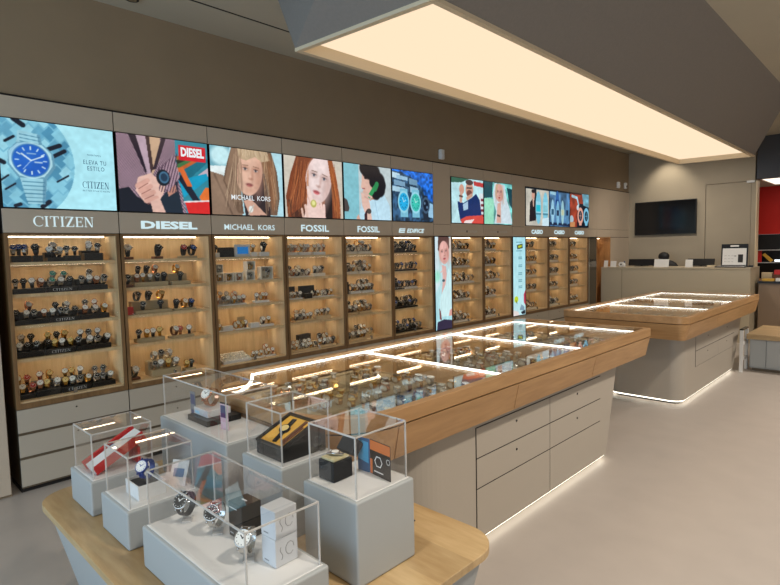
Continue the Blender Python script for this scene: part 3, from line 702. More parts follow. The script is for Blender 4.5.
STUFF = MB()
STUFF_MATS = []
def stuff_watch(key, loc, rz, scale, ang=35):
    st, ca, di = _geo2[ang]; mm = merged(st, ca, di); pal = PAL[key][:4]
    for p in pal:
        if p not in STUFF_MATS: STUFF_MATS.append(p)
    ids = [STUFF_MATS.index(p) for p in pal]
    c, s = math.cos(rz) * scale, math.sin(rz) * scale; b = len(STUFF.v)
    STUFF.v += [(v[0] * c - v[1] * s + loc[0], v[0] * s + v[1] * c + loc[1], v[2] * scale * (.66 if ang > 60 else 1) + loc[2]) for v in mm.v]
    for f, mi, sm in zip(mm.f, mm.m, mm.sm): STUFF.f.append(tuple(b + i for i in f)); STUFF.m.append(ids[mi]); STUFF.sm.append(sm)
_geo2 = {a: watch_mbs(a, 8, 10) for a in (35, 78)}

# ================================================================ WALL CABINETS
MOD = [(.825, 1.55), (1.55, 2.29), (2.29, 3.03), (3.03, 3.765), (3.765, 4.485), (4.485, 5.215), (5.56, 6.28), (6.28, 7.005), (7.37, 8.095), (8.095, 8.805), (8.805, 9.545)]
REF = ['blue-dial advert', 'striped-jacket advert', 'blonde-fringe advert', 'redhead advert', 'green-cuff advert', 'twin-watch advert', 'navy-jumper advert', 'white-hood advert', 'woman-in-black advert', 'five-watch advert', 'brown-backed advert']
SHZ = [1.562, 1.347, 1.134, .908, .622]      # shelf tops
CEILZ = [1.742, 1.54, 1.325, 1.112, .886]    # underside over each compartment
BX = -.315
def cabinet(i, y0, y1):
    t = thing('wall_cabinet', 'oak-lined lit wall cabinet with drawers under the ' + REF[i], 'cabinet', (-.02, y0, 0), 0, 'wall cabinets')
    o = (.02, -y0, 0)
    def P(mb, name, m, **k):
        ob = mb.build(name, m, t, **k); ob.location = o; return ob
    a, b = y0 + .004, y1 - .004; f = .022
    P(MB().box(-.34, .0, a, a + f, .575, 1.755).box(-.34, 0, b - f, b, .575, 1.755).box(-.34, 0, a + f, b - f, 1.742, 1.755).box(-.34, 0, a + f, b - f, .575, SHZ[4] - .012), 'carcass', M_frame)
    P(MB().box(-.33, BX, a + f, b - f, SHZ[4] - .011, 1.741).box(BX, -.012, a + f, a + f + .004, SHZ[4] - .011, 1.741).box(BX, -.012, b - f - .004, b - f, SHZ[4] - .011, 1.741).box(BX, -.012, a + f, b - f, SHZ[4] - .0115, SHZ[4]), 'interior_lining', M_int)
    for k in range(4): P(MB().box(BX + .001, -.03, a + f + .004, b - f - .004, CEILZ[k + 1], SHZ[k]), 'shelf', M_int)
    for k in range(5): P(MB().box(-.215, -.195, a + f + .02, b - f - .02, CEILZ[k] - (.008 if k == 0 else .0018), CEILZ[k] - .0003), 'led_strip', M_shelfled)
    m = (y0 + y1) / 2
    P(MB().box(-.022, -.018, a + f + .001, m + .012, SHZ[4] + .001, 1.741), 'glass_door', M_door)
    P(MB().box(-.014, -.010, m - .012, b - f - .001, SHZ[4] + .001, 1.741), 'glass_door', M_door)
    P(MB().cyl((-.012, m, .655), (1, 0, 0), .011, .016, 10).box(-.006, .004, m - .012, m + .012, .628, .645), 'lock', M_steel)
    # header with the brand name, and panel over the screen
    P(MB().box(-.02, 0, a, b, 1.759, 1.916), 'header_panel', M_panel)
    P(MB().box(-.02, 0, a, b, 2.509, 2.646), 'top_panel', M_panel)
    P(MB().box(-.1, -.021, a - .003, b + .003, 1.756, 2.65), 'backing', M_dark)
    zz = [(.245, .40), (.42, .568)] 
    P(MB().box(-.34, -.0105, a + .003, b - .003, .031, .573), 'base_cabinet', M_recess)
    P(MB().box(-.30, -.03, a - .001, b + .001, 0, .0305), 'kickplate', M_dark)
    for k, (z0, z1) in enumerate([(.045, .228), (.248, .395), (.415, .570)]):
        d = P(MB().box(-.0102, 0, a, b, z0, z1), 'drawer', M_drawer)
        if k: MB().cyl((0, m, z1 - .045), (1, 0, 0), .006, .003, 8).build('keyhole', M_dark, d)
    return t
CAB = [cabinet(i, a, b) for i, (a, b) in enumerate(MOD)]
def hdr(i): return [c for c in CAB[i].children if c.name.startswith('header_panel')][0]
def H_(o, i):   # keep lettering where it is although its parent is offset
    p = hdr(i); o.parent = p; o.location = (0, 0, 0); return o
X0 = .0
def letters(i, kind, txt, ya, yb, z, h, **k):
    fn = serif if kind == 'serif' else text
    o = fn('lettering', txt, FACE_X, (X0 + .001, ya, z), yb - ya, h, k.pop('m', M_sign), None, **k)
    H_(o, i)
letters(0, 'serif', 'CITIZEN', 1.0, 1.375, 1.802, .07)
letters(1, 'sans', 'DIESEL', 1.71, 2.165, 1.795, .062, bold=.045)
letters(2, 'sans', 'MICHAEL', 2.41, 2.70, 1.797, .048, bold=.006)
letters(2, 'sans', 'KORS', 2.745, 2.92, 1.797, .048, bold=.006)
letters(3, 'sans', 'FOSSIL', 3.22, 3.565, 1.79, .066, bold=.02)
letters(4, 'sans', 'FOSSIL', 3.955, 4.285, 1.79, .066, bold=.02)
letters(5, 'sans', 'EDIFICE', 4.73, 5.04, 1.79, .05, bold=.03, shear=.25)
mb = MB()
for k in range(3): mb.add([(.002, 4.60 + k * .006, 1.79 + k * .019), (.002, 4.69 + k * .006, 1.79 + k * .019), (.002, 4.695 + k * .006, 1.802 + k * .019), (.002, 4.605 + k * .006, 1.802 + k * .019)], [(0, 1, 2, 3)])
mb.add([(.002, 4.59, 1.79), (.002, 4.61, 1.79), (.002, 4.625, 1.84), (.002, 4.605, 1.84)], [(0, 1, 2, 3)])
H_(mb.build('brand_mark', M_sign), 5)
for i, (a, b) in ((6, (5.71, 6.13)), (7, (6.44, 6.87))):
    letters(i, 'sans', 'TOMMY', a, a + .17, 1.805, .026, m=M_silver, bold=.0)
    letters(i, 'sans', 'HILFIGER', a + .22, b, 1.805, .026, m=M_silver, bold=.0)
    H_(MB().box(0, .002, a + .18, a + .20, 1.805, 1.831).build('flag_mark', mat('flag_navy', (20, 30, 70), .4)), i)
for i, (a, b) in ((8, (7.55, 7.9)), (9, (8.27, 8.63)), (10, (9.0, 9.36))): letters(i, 'sans', 'CASIO', a, b, 1.797, .068, bold=.05)

# display screens -----------------------------------------------------------
def screen(y0, y1, z0, z1, pic, label, name='advert_screen'):
    t = thing(name, label, 'screen', (0, y0, z0), 0, 'advert screens over the cabinets')
    w, h = y1 - y0, z1 - z0
    o = MB().box(-.018, .006, .001, w - .001, .001, h - .001).build('bezel', M_black, t)
    picture('picture', pic, FACE_X, (.0075, .004, .004), w - .008, h - .008, t)
    return t
names = [(pic_citizen(), 'lit advert of a steel watch with blue dial on pale blue'),
         (pic_diesel(), 'lit advert of a striped jacket, clasped hands and a dark watch'),
         (pic_kors(), 'lit advert of a blonde-fringed woman leaning on her wrist'),
         (pic_fossil_a(), 'lit advert of a red-haired woman touching her chin'),
         (pic_fossil_b(), 'lit advert of a dark-curled person with a green cuff and pale shirt'),
         (pic_edifice(), 'lit advert of two blue-green watches before snowy cliffs'),
         (pic_tommy_a(), 'lit advert of a man in a navy jumper raising his fist'),
         (pic_tommy_b(), 'lit advert of a woman in a white hood outdoors'),
         (pic_casio(0), 'lit advert of a person in black beside two pale watches'),
         (pic_casio(1), 'lit advert crowded with five blue and steel watches'),
         (pic_casio(2), 'lit advert of two square watches on brown and black')]
SCR = []
for i, ((a, b), (pc, lb)) in enumerate(zip(MOD, names)):
    SCR.append(screen(a + .008, b - .008, 1.922, 2.504, pc, lb))
def on_screen(i, kind, txt, u0, u1, v, h, m, **k):
    a, b = MOD[i]; w = b - a - .036
    o = (serif if kind == 'serif' else text)('lettering', txt, FACE_X, (.0085, .018 + u0 * w, .004 + (1 - v) * .574), (u1 - u0) * w, h, m, SCR[i], **k)
M_nav = mat('ad_ink', (30, 60, 90), .5, emis=(40, 80, 110), estr=.6)
M_adw = emit('ad_white', (240, 246, 250), .95)
on_screen(0, 'sans', 'PRESENTAMOS', .735, .865, .335, .011, M_nav)
on_screen(0, 'sans', 'ELEVA TU', .695, .915, .44, .030, M_nav, space=1.2)
on_screen(0, 'sans', 'ESTILO', .73, .895, .515, .030, M_nav, space=1.2)
on_screen(0, 'serif', 'CITIZEN', .675, .93, .735, .048, M_nav)
on_screen(0, 'sans', 'BETTER STARTS NOW', .675, .94, .775, .010, M_nav)
on_screen(1, 'sans', 'DIESEL', .675, .955, .215, .075, M_adw, bold=.045)
on_screen(2, 'sans', 'MICHAEL', .24, .56, .77, .042, M_adw, bold=.006)
on_screen(2, 'sans', 'KORS', .605, .80, .77, .042, M_adw, bold=.006)
# blind panels and the tall screens
def blind(y0, y1, label, tall=None):
    t = thing('wall_panel_unit', label, 'panel', (-.02, y0, 0))
    def P(mb, name, m): ob = mb.build(name, m, t); ob.location = (.02, -y0, 0); return ob
    P(MB().box(-.02, 0, y0 + .002, y1 - .002, 1.903, 2.646), 'upper_panel', M_panel)
    P(MB().box(-.02, 0, y0 + .002, y1 - .002, 1.759, 1.898), 'header_panel', M_panel)
    P(MB().box(-.34, -.021, y0 + .001, y1 - .001, .0, 2.65), 'backing', M_dark)
    if tall is not None:
        P(MB().box(-.02, 0, y0 + .002, y1 - .002, .04, .57), 'lower_panel', M_drawer)
        P(MB().box(-.02, 0, y0 + .002, y1 - .002, 0, .03), 'kickplate', M_dark)
    return t
blind(5.217, 5.558, 'narrow greige panel unit housing the tall portrait screen', 1)
blind(7.007, 7.368, 'narrow greige panel unit housing the tall text screen', 1)
def tall_screen(y0, y1, pic, label):
    t = thing('advert_screen', label, 'screen', (0, y0, .58))
    w, h = y1 - y0, 1.172
    MB().box(-.018, .006, .001, w - .001, .0, h).build('bezel', M_gun, t)
    picture('picture', pic, FACE_X, (.0075, .006, .006), w - .012, h - .012, t)
tall_screen(5.222, 5.553, pic_tommy_v(), 'tall lit portrait screen of a woman in white, between cabinets')
tall_screen(7.012, 7.363, pic_info_v(), 'tall pale blue information screen with lines of small text')
# far end panelling: mirror door, oak niche, plain panels
t = thing('panelling_unit', 'pale wall panelling with mirror door and lit oak niche by the corner', 'panel', (-.02, 9.55, 0))
def P(mb, name, m): ob = mb.build(name, m, t); ob.location = (.02, -9.55, 0); return ob
for a, b in ((9.549, 9.89), (9.894, 10.51), (10.514, 11.428)):
    P(MB().box(-.02, 0, a, b, 1.903, 2.646), 'upper_panel', M_panel); P(MB().box(-.02, 0, a, b, 1.759, 1.898), 'header_panel', M_panel)
P(MB().box(-.02, 0, 10.514, 11.428, .03, 1.75), 'lower_panel', M_panel)
P(MB().box(-.02, -.004, 9.60, 9.89, .03, 1.75), 'mirror_door', mat('bronze_mirror', (120, 112, 100), .12, metal=.8))
P(MB().box(-.02, .002, 9.549, 9.598, .03, 1.75), 'door_frame', M_steel)
P(MB().box(-.34, -.32, 9.894, 10.51, .0, 1.757).box(-.32, 0, 9.894, 9.914, 0, 1.757).box(-.32, 0, 10.49, 10.51, 0, 1.757).box(-.32, 0, 9.914, 10.49, 1.74, 1.757).box(-.32, 0, 9.914, 10.49, 0, .03), 'niche', wood('oak_niche', (150, 104, 58), (186, 136, 84), (14, 14, 2), .5))
P(MB().box(-.22, -.19, 9.96, 10.44, 1.732, 1.7395), 'led_strip', M_shelfled)
P(MB().box(-.1, -.021, 9.549, 9.893, .0, 2.65).box(-.1, -.021, 9.894, 10.51, 1.76, 2.65).box(-.1, -.021, 10.511, 11.43, .0, 2.65), 'backing', M_dark)

# ================================================================ SHELF DISPLAYS
SHN = ['top shelf', 'second shelf', 'third shelf', 'fourth shelf', 'bottom shelf']
cnt = {}
def lab(desc, i, k, row):
    key = (i, k, row); cnt[key] = cnt.get(key, 0) + 1
    return '%s, %s in %s row, %s under %s' % (desc, ORD[cnt[key] - 1], row, SHN[k], REF[i])
_cm = {}
def cushion_mesh(m):
    if m.name not in _cm:
        _cm[m.name] = MB().ell((0, 0, .031), .0255, .013, .0255, 10, 6).mesh('cushion', [m])
    return _cm[m.name]
bcnt = {}
def base(i, k, ya, yb, style, steps, xf=-.07, depth=.07, h=.03, sh_=.045, word='plinth', labelx=''):
    """stepped display base; front step height h, back step h+sh_. returns list of (x, z) rows"""
    m = {'black': M_black, 'white': M_white, 'taupe': M_suede2, 'oak': M_int, 'clear': M_cush, 'brown': M_leather}[style]
    z = SHZ[k]; n = bcnt[(i, k)] = bcnt.get((i, k), 0) + 1
    cn = {'black': 'black', 'white': 'white', 'taupe': 'taupe', 'oak': 'oak', 'clear': 'cream', 'brown': 'dark brown'}[style]
    t = thing('display_riser', '%s display base, %s along %s under %s%s' % (cn, ORD[n - 1], SHN[k], REF[i], labelx), 'display base', (xf, ya, z))
    w = yb - ya
    mb = MB().box(-depth, 0, 0, w, 0, h)
    rows = [(xf - depth / 2, z + h)]
    mb.build('lower_step', m, t, bevel=.003)
    if steps > 1:
        MB().box(-2 * depth, -depth - .0005, 0, w, 0, h + sh_).build('upper_step', m, t, bevel=.003)
        rows.append((xf - depth * 1.5, z + h + sh_))
    return t, rows
def fill(i, k, ya, yb, style, rows, keys, nf, nb=0, h=.03, sh_=.045, cush=False, sc=(1., 1.15), depth=.07, xf=-.07, split=False, jit=.35, stuff=False, text_=None):
    t, rr = base(i, k, ya, yb, style, 2 if nb else 1, xf, depth, h, sh_)
    for r, n in enumerate([nf, nb][:2 if nb else 1]):
        for j in range(n):
            y = ya + (yb - ya) * (j + .5) / n + random.uniform(-.006, .006); x, z = rr[r]
            s = random.uniform(*sc); rz = random.uniform(-jit, jit) - .15; key = keys[(j + r * 3 + k) % len(keys)] if len(keys) > 1 else keys[0]
            if r == 1 and nb < nf: y = ya + (yb - ya) * (j + 1) / (nb + 1)
            if cush and not stuff:
                o = bpy.data.objects.new('cushion', cushion_mesh(M_cush)); COL.objects.link(o); o.parent = t; o.location = (x - xf, y - ya, z - SHZ[k]); o.rotation_euler = (0, 0, rz); o.scale = (s,) * 3
            if stuff: stuff_watch(key, (x, y, z), rz, s)
            else: watch(key, (x, y, z), rz, lab(PAL[key][4], i, k, 'rear' if r else 'front'), 'watches under the ' + REF[i], split=split, scale=s)
    if text_:
        w = min(.2, (yb - ya) * .6)
        o = serif('lettering', text_, FACE_X, (.001, (yb - ya - w) / 2, h * .25), w, h * .5, M_silver, t)
    return t
# --- cabinet 1
A = dict(split=True)
fill(0, 0, .875, .99, 'black', 1, ['sb', 'kb', 'sb'], 3, 0, .045, sc=(1.1, 1.25), **A)
fill(0, 0, 1.0, 1.06, 'black', 1, ['kk'], 1, 0, .045, sc=(1.2, 1.3), **A)
fill(0, 0, 1.09, 1.19, 'black', 1, ['kw', 'sw'], 2, 1, .03, .035, sc=(1.1, 1.2), **A)
fill(0, 0, 1.2, 1.30, 'black', 1, ['sk', 'ks'], 2, 0, .04, sc=(1., 1.1), **A)
fill(0, 0, 1.325, 1.45, 'black', 1, ['sw', 'sk', 'kb'], 2, 1, .055, .02, sc=(1.1, 1.2), **A)
fill(0, 1, .87, 1.06, 'black', 1, ['rw', 'sk', 'kk', 'kw'], 4, 0, .035, sc=(1., 1.15), **A)
fill(0, 1, 1.065, 1.27, 'black', 1, ['sg', 'sg', 'sw', 'kk'], 3, 2, .035, .04, sc=(1.05, 1.15), text_='CITIZEN', **A)
fill(0, 1, 1.275, 1.47, 'black', 1, ['bw', 'sk', 'sw', 'rw', 'sk'], 4, 1, .035, sc=(1.05, 1.2), **A)
fill(0, 2, .87, 1.07, 'black', 1, ['ks', 'rw', 'kk', 'sw'], 4, 1, .035, sc=(1., 1.15), **A)
fill(0, 2, 1.075, 1.27, 'black', 1, ['sk', 'kk', 'sw', 'ks'], 4, 2, .035, .035, sc=(1., 1.1), text_='CITIZEN', **A)
fill(0, 2, 1.275, 1.47, 'black', 1, ['gw', 'sk', 'rw', 'sw'], 3, 2, .035, .035, sc=(1.05, 1.15), **A)
fill(0, 3, .87, 1.03, 'black', 1, ['sw', 'kk', 'ks'], 3, 2, .04, .045, sc=(1., 1.15), **A)
fill(0, 3, 1.035, 1.23, 'black', 1, ['gg', 'sw', 'gg', 'kk'], 4, 3, .04, .045, sc=(1., 1.1), text_='CITIZEN', **A)
fill(0, 3, 1.235, 1.47, 'black', 1, ['sw', 'sk', 'kw', 'ks'], 4, 3, .035, .04, sc=(1.05, 1.15), **A)
fill(0, 4, .865, .96, 'black', 1, ['sk', 'gw', 'rp'], 2, 2, .035, .05, sc=(1.05, 1.15), **A)
fill(0, 4, .965, 1.12, 'black', 1, ['sw', 'rw', 'gg'], 3, 2, .045, .05, sc=(1.05, 1.15), **A)
fill(0, 4, 1.125, 1.32, 'black', 1, ['gg', 'sw', 'sk', 'gw'], 4, 3, .04, .05, sc=(1.05, 1.15), text_='CITIZEN', **A)
fill(0, 4, 1.325, 1.485, 'black', 1, ['sw', 'sk', 'sk'], 3, 2, .035, .04, sc=(1.05, 1.15), **A)
# --- cabinet 2
fill(1, 0, 1.60, 1.67, 'brown', 1, ['kw'], 1, 0, .02, sc=(1.45, 1.5), **A)
fill(1, 0, 1.83, 1.90, 'brown', 1, ['kk'], 1, 0, .02, sc=(1.45, 1.5), **A)
fill(1, 0, 2.045, 2.12, 'taupe', 1, ['kr'], 1, 0, .02, sc=(1.4, 1.45), **A)
fill(1, 0, 2.125, 2.19, 'taupe', 1, ['kb'], 1, 0, .02, sc=(1.4, 1.45), **A)
fill(1, 1, 1.59, 1.655, 'brown', 1, ['ks'], 1, 0, .02, sc=(1.2, 1.3), **A)
fill(1, 1, 1.665, 1.93, 'taupe', 1, ['kk', 'rw', 'gw', 'sw', 'ks'], 5, 3, .035, .06, sc=(1.0, 1.15), **A)
fill(1, 1, 1.96, 2.12, 'taupe', 1, ['gw', 'kk'], 1, 1, .03, .06, sc=(1.1, 1.2), **A)
fill(1, 2, 1.66, 1.95, 'taupe', 1, ['kk', 'gg', 'ks'], 2, 3, .025, .07, sc=(1.1, 1.25), **A)
fill(1, 2, 1.97, 2.16, 'taupe', 1, ['gw', 'kb', 'kk'], 3, 0, .015, sc=(1.1, 1.25), **A)
fill(1, 3, 1.66, 1.88, 'taupe', 1, ['gw', 'kw', 'gg', 'ks'], 4, 0, .03, sc=(1.15, 1.3), **A)
fill(1, 3, 1.93, 2.13, 'taupe', 1, ['bw', 'rp', 'kw'], 3, 0, .02, sc=(1.15, 1.3), **A)
fill(1, 4, 1.60, 1.67, 'brown', 1, ['kw'], 1, 0, .02, sc=(1.35, 1.4), **A)
fill(1, 4, 1.76, 2.0, 'taupe', 1, ['sk', 'sw', 'gg', 'sw'], 4, 3, .05, .065, sc=(1.15, 1.3), **A)
fill(1, 4, 2.04, 2.13, 'taupe', 1, ['gg', 'kk'], 2, 0, .02, sc=(1.1, 1.2), **A)
# --- cabinet 3
def sbox(i, k, y, w, d, h, m, label, name='gift_box', x=-.08, rz=0., lid=None):
    t = thing(name, label, 'box', (x, y, SHZ[k]), rz)
    MB().box(-d, 0, 0, w, 0, h).build('box_body', m, t, bevel=.002)
    if lid is not None:
        Ml = Matrix.Translation((-d, 0, h)) @ Matrix.Rotation(math.radians(-14), 4, 'Y')
        MB().box(-.008, 0, 0, w, 0, lid, 0, Ml).build('lid', m, t, bevel=.002)
        MB().box(-d + .006, -.006, .006, w - .006, h, h + .004).build('lining', M_cush if m is M_white else M_blackm, t)
    return t
sbox(1, 2, 1.595, .055, .05, .06, M_red, 'small red box on the third shelf under striped-jacket advert')
sbox(2, 0, 2.40, .14, .05, .085, M_blackm, 'black paper bag beside the small blue screen under blonde-fringe advert')
t = thing('tablet_display', 'small pale-framed display showing a blue picture under the blonde-fringe advert', 'screen', (-.07, 2.545, SHZ[0]))
MB().box(-.02, 0, 0, .15, 0, .11).build('frame', M_silver, t, bevel=.003); MB().box(.0002, .001, .02, .13, .025, .088).build('picture', emit('tablet_blue', (40, 120, 190), .8), t)
fill(2, 0, 2.345, 2.395, 'white', 1, ['kk'], 1, 0, .04, sc=(1., 1.1), cush=True)
fill(2, 0, 2.71, 2.77, 'white', 1, ['gw'], 1, 0, .04, sc=(1.05, 1.15), cush=True)
fill(2, 0, 2.80, 2.90, 'white', 1, ['kk'], 1, 0, .04, sc=(1.4, 1.5), cush=True)
for q, (y, zz, w) in enumerate([(2.35, 0, .075), (2.445, 0, .075), (2.54, 0, .075), (2.65, 0, .085), (2.80, 0, .13), (2.35, .078, .07), (2.66, .088, .085)]):
    t = thing('open_watch_box', '%s cube box holding a watch on second shelf under blonde-fringe advert, %s' % ('grey' if zz else 'pale', ['at the post end', 'second along', 'third along', 'fourth along', 'widest', 'stacked first', 'stacked over the fourth'][q]), 'box', (-.07, y, SHZ[1] + zz))
    hh = .075 if w < .08 else .085
    if w > .1: hh = .12
    MB().box(-.07, -.062, 0, w, 0, hh).box(-.062, 0, 0, .006, 0, hh).box(-.062, 0, w - .006, w, 0, hh).box(-.062, 0, .006, w - .006, 0, .006).box(-.062, 0, .006, w - .006, hh - .006, hh).build('box_shell', M_cush, t)
    watch(['gw', 'gk', 'rw', 'sk', 'sk', 'sw', 'gk'][q], (-.1, y + w / 2, SHZ[1] + zz + .006), 0, ['gold watch in', 'dark gold watch in', 'rose-gold watch in', 'steel watch in', 'large steel watch in', 'pale watch in', 'small gold watch in'][q] + ' ' + ['the box by the post', 'the second box', 'the third box', 'the fourth box', 'the widest box', 'the stacked end box', 'the stacked middle box'][q] + ' under blonde-fringe advert', 'watches under the ' + REF[2], scale=.9 if w < .1 else 1.5)
fill(2, 2, 2.35, 2.64, 'white', 1, ['gw', 'sw', 'rw', 'sk', 'sw'], 6, 3, .012, .04, sc=(1.05, 1.2), cush=True)
fill(2, 2, 2.74, 2.88, 'white', 1, ['gw', 'rw', 'sw'], 3, 0, .02, sc=(1.1, 1.2), cush=True)
sbox(2, 3, 2.40, .10, .05, .045, M_white, 'white box on the fourth shelf under blonde-fringe advert, nearer the post')
sbox(2, 3, 2.68, .09, .05, .045, M_white, 'white box between watches on the fourth shelf under blonde-fringe advert')
for y, w_ in ((2.36, 'first'), (2.61, 'second')):
    t = tag(MB().box(-.004, 0, 0, .08, 0, .1).build('display_card', M_suede2, loc=(-.2, y, SHZ[3])), '%s grey framed card standing behind boxes, fourth shelf under blonde-fringe advert' % w_, 'card')
fill(2, 3, 2.345, 2.395, 'white', 1, ['gw'], 1, 0, .01, sc=(1., 1.1), cush=True)
fill(2, 3, 2.52, 2.66, 'white', 1, ['gw', 'gg', 'bw'], 3, 0, .01, sc=(1.05, 1.15), cush=True)
fill(2, 3, 2.78, 2.92, 'white', 1, ['gw', 'kw'], 2, 0, .02, sc=(1.1, 1.2), cush=True)
t = thing('ring_tray', 'white slanted tray of jewellery pads, bottom shelf under blonde-fringe advert', 'tray', (-.05, 2.37, SHZ[4]))
MS = Matrix.Rotation(math.radians(18), 4, 'Y')
MB().box(-.16, 0, 0, .28, 0.0, .022, 0, MS @ Matrix.Translation((0, 0, .0))).box(-.155, -.15, 0.002, .278, 0, .045).build('tray', M_white, t)
for r in range(4):
    for c in range(7):
        MB().ell((0, 0, .008), .014, .015, .012, 10, 6).box(-.004, .004, -.003, .003, .018, .0215, 1).build('pad', [M_cush, M_gold if (r + c) % 3 else M_black], t, loc=tuple(MS @ Vector((-.02 - r * .036, .022 + c * .039, .02))))
fill(2, 4, 2.68, 2.80, 'white', 1, ['gw', 'sw'], 3, 0, .012, sc=(.9, 1.), cush=True)
fill(2, 4, 2.82, 2.93, 'white', 1, ['gw', 'rw'], 2, 1, .012, .03, sc=(1., 1.1), cush=True)
# --- cabinet 4
K = ['gw', 'sw', 'rw', 'kw', 'sk', 'bw']
for (a, b, n) in ((3.08, 3.22, 3), (3.24, 3.38, 3), (3.42, 3.57, 3)): fill(3, 0, a, b, 'white', 1, K, n, 0, .03, sc=(1.15, 1.3), cush=True)
fill(3, 1, 3.08, 3.38, 'clear', 1, K, 5, 2, .012, .03, sc=(1.05, 1.2), cush=True)
fill(3, 1, 3.42, 3.56, 'clear', 1, ['sk', 'kw', 'sw'], 3, 0, .03, sc=(1.1, 1.2), cush=True)
sbox(3, 2, 3.09, .16, .02, .12, M_blackm, 'black boxed watch card standing on the third shelf under redhead advert, post side', x=-.16, rz=.1)
sbox(3, 2, 3.29, .19, .02, .12, M_blackm, 'wide black open case standing on the third shelf under redhead advert', x=-.16, rz=.0)
sbox(3, 2, 3.28, .08, .03, .05, M_black, 'small black bag on the white cushions under redhead advert', x=-.04)
fill(3, 2, 3.08, 3.26, 'white', 1, ['sw', 'gw', 'sk'], 5, 0, .012, sc=(.9, 1.), cush=True, xf=-.06)
fill(3, 2, 3.38, 3.66, 'white', 1, ['gw', 'sw', 'bk'], 5, 0, .012, sc=(.95, 1.05), cush=True, xf=-.06)
fill(3, 3, 3.17, 3.40, 'oak', 1, K, 5, 2, .015, .03, sc=(1., 1.1), cush=True)
fill(3, 3, 3.43, 3.62, 'oak', 1, ['sw', 'gw', 'sk'], 4, 0, .035, sc=(1.05, 1.15), cush=True)
fill(3, 3, 3.09, 3.14, 'oak', 1, ['gg'], 1, 0, .01, sc=(1., 1.1))
sbox(3, 4, 3.30, .17, .05, .13, M_blackm, 'black fabric bag standing at the back of the bottom shelf under redhead advert', x=-.2, rz=.15)
fill(3, 4, 3.08, 3.42, 'oak', 1, ['sw', 'gw', 'sk', 'sw'], 7, 6, .012, .02, sc=(.95, 1.05), cush=True, xf=-.05)
fill(3, 4, 3.44, 3.66, 'oak', 1, ['gw', 'kw', 'sw', 'bk'], 4, 2, .02, .04, sc=(1.1, 1.2), cush=True, xf=-.05)
# --- cabinets 5..11 beyond the three hundred are one mass
t0 = N_W[0]
S = dict(stuff=True)
W6 = ['sw', 'sk', 'kw', 'gw', 'bw', 'ks']
for k, gs in enumerate([[(3.82, 4.0, 3, 1), (4.03, 4.24, 3, 2)], [(3.82, 4.0, 3, 0), (4.03, 4.22, 3, 3)], [(3.9, 4.05, 3, 0), (4.07, 4.25, 4, 3)], [(3.82, 4.0, 4, 2), (4.02, 4.22, 3, 3)], [(3.80, 4.12, 7, 0), (4.05, 4.3, 4, 3)]]):
    for (a, b, n, nb) in gs:
        if k == 4 and a == 4.05: fill(4, k, a, b, 'oak', 1, W6, n, nb, .03, .04, sc=(1.1, 1.2), xf=-.15, **S)
        else: fill(4, k, a, b, ['clear', 'clear', 'white', 'oak', 'oak'][k], 1, W6, n, nb, .025, .045, sc=(1.15, 1.3), **S)
t = thing('open_watch_box', 'black open case with pale inside on second shelf under green-cuff advert', 'box', (-.22, 3.83, SHZ[1]))
MB().box(-.02, 0, 0, .2, 0, .12).build('box_shell', M_black, t); MB().box(0, .002, .015, .185, .06, .105).build('lining', M_cush, t)
sbox(4, 2, 3.81, .09, .02, .13, M_blackm, 'dark framed box with a pale card on third shelf under green-cuff advert', x=-.1)
K6 = ['kk', 'sk', 'ks', 'kk', 'sb']
for k in range(5):
    fill(5, k, 4.53, 4.74, 'black', 1, K6, 4, 3 if k != 1 else 0, .02, .04, sc=(1.15, 1.35), **S)
    fill(5, k, 4.76, 4.98 if k < 4 else 5.06, 'black' if k != 2 else 'white', 1, K6, 4, 3 if k in (0, 3, 4) else 0, .02, .04, sc=(1.15, 1.35), **S)
for i, (ya, yb) in ((6, (5.6, 6.05)), (7, (6.32, 6.68))):
    for k in range(5): fill(i, k, ya, yb + (.1 if k in (2,) else 0), 'white', 1, ['bk', 'sw', 'sk', 'kw', 'gw'], 6 if i == 6 else 5, 3, .025, .03, sc=(1.25, 1.45), **S)
for i, ya in ((8, 7.41), (9, 8.13), (10, 8.85)):
    for k in range(5): fill(i, k, ya, ya + (.42 if k else .34), 'oak' if k == 0 else 'clear', 1, [['gw', 'sk', 'ks'], ['sk', 'kk', 'sw']][i % 2], 6, 2 if k == 4 else 0, .03, .03, sc=(1.3, 1.5), **S)

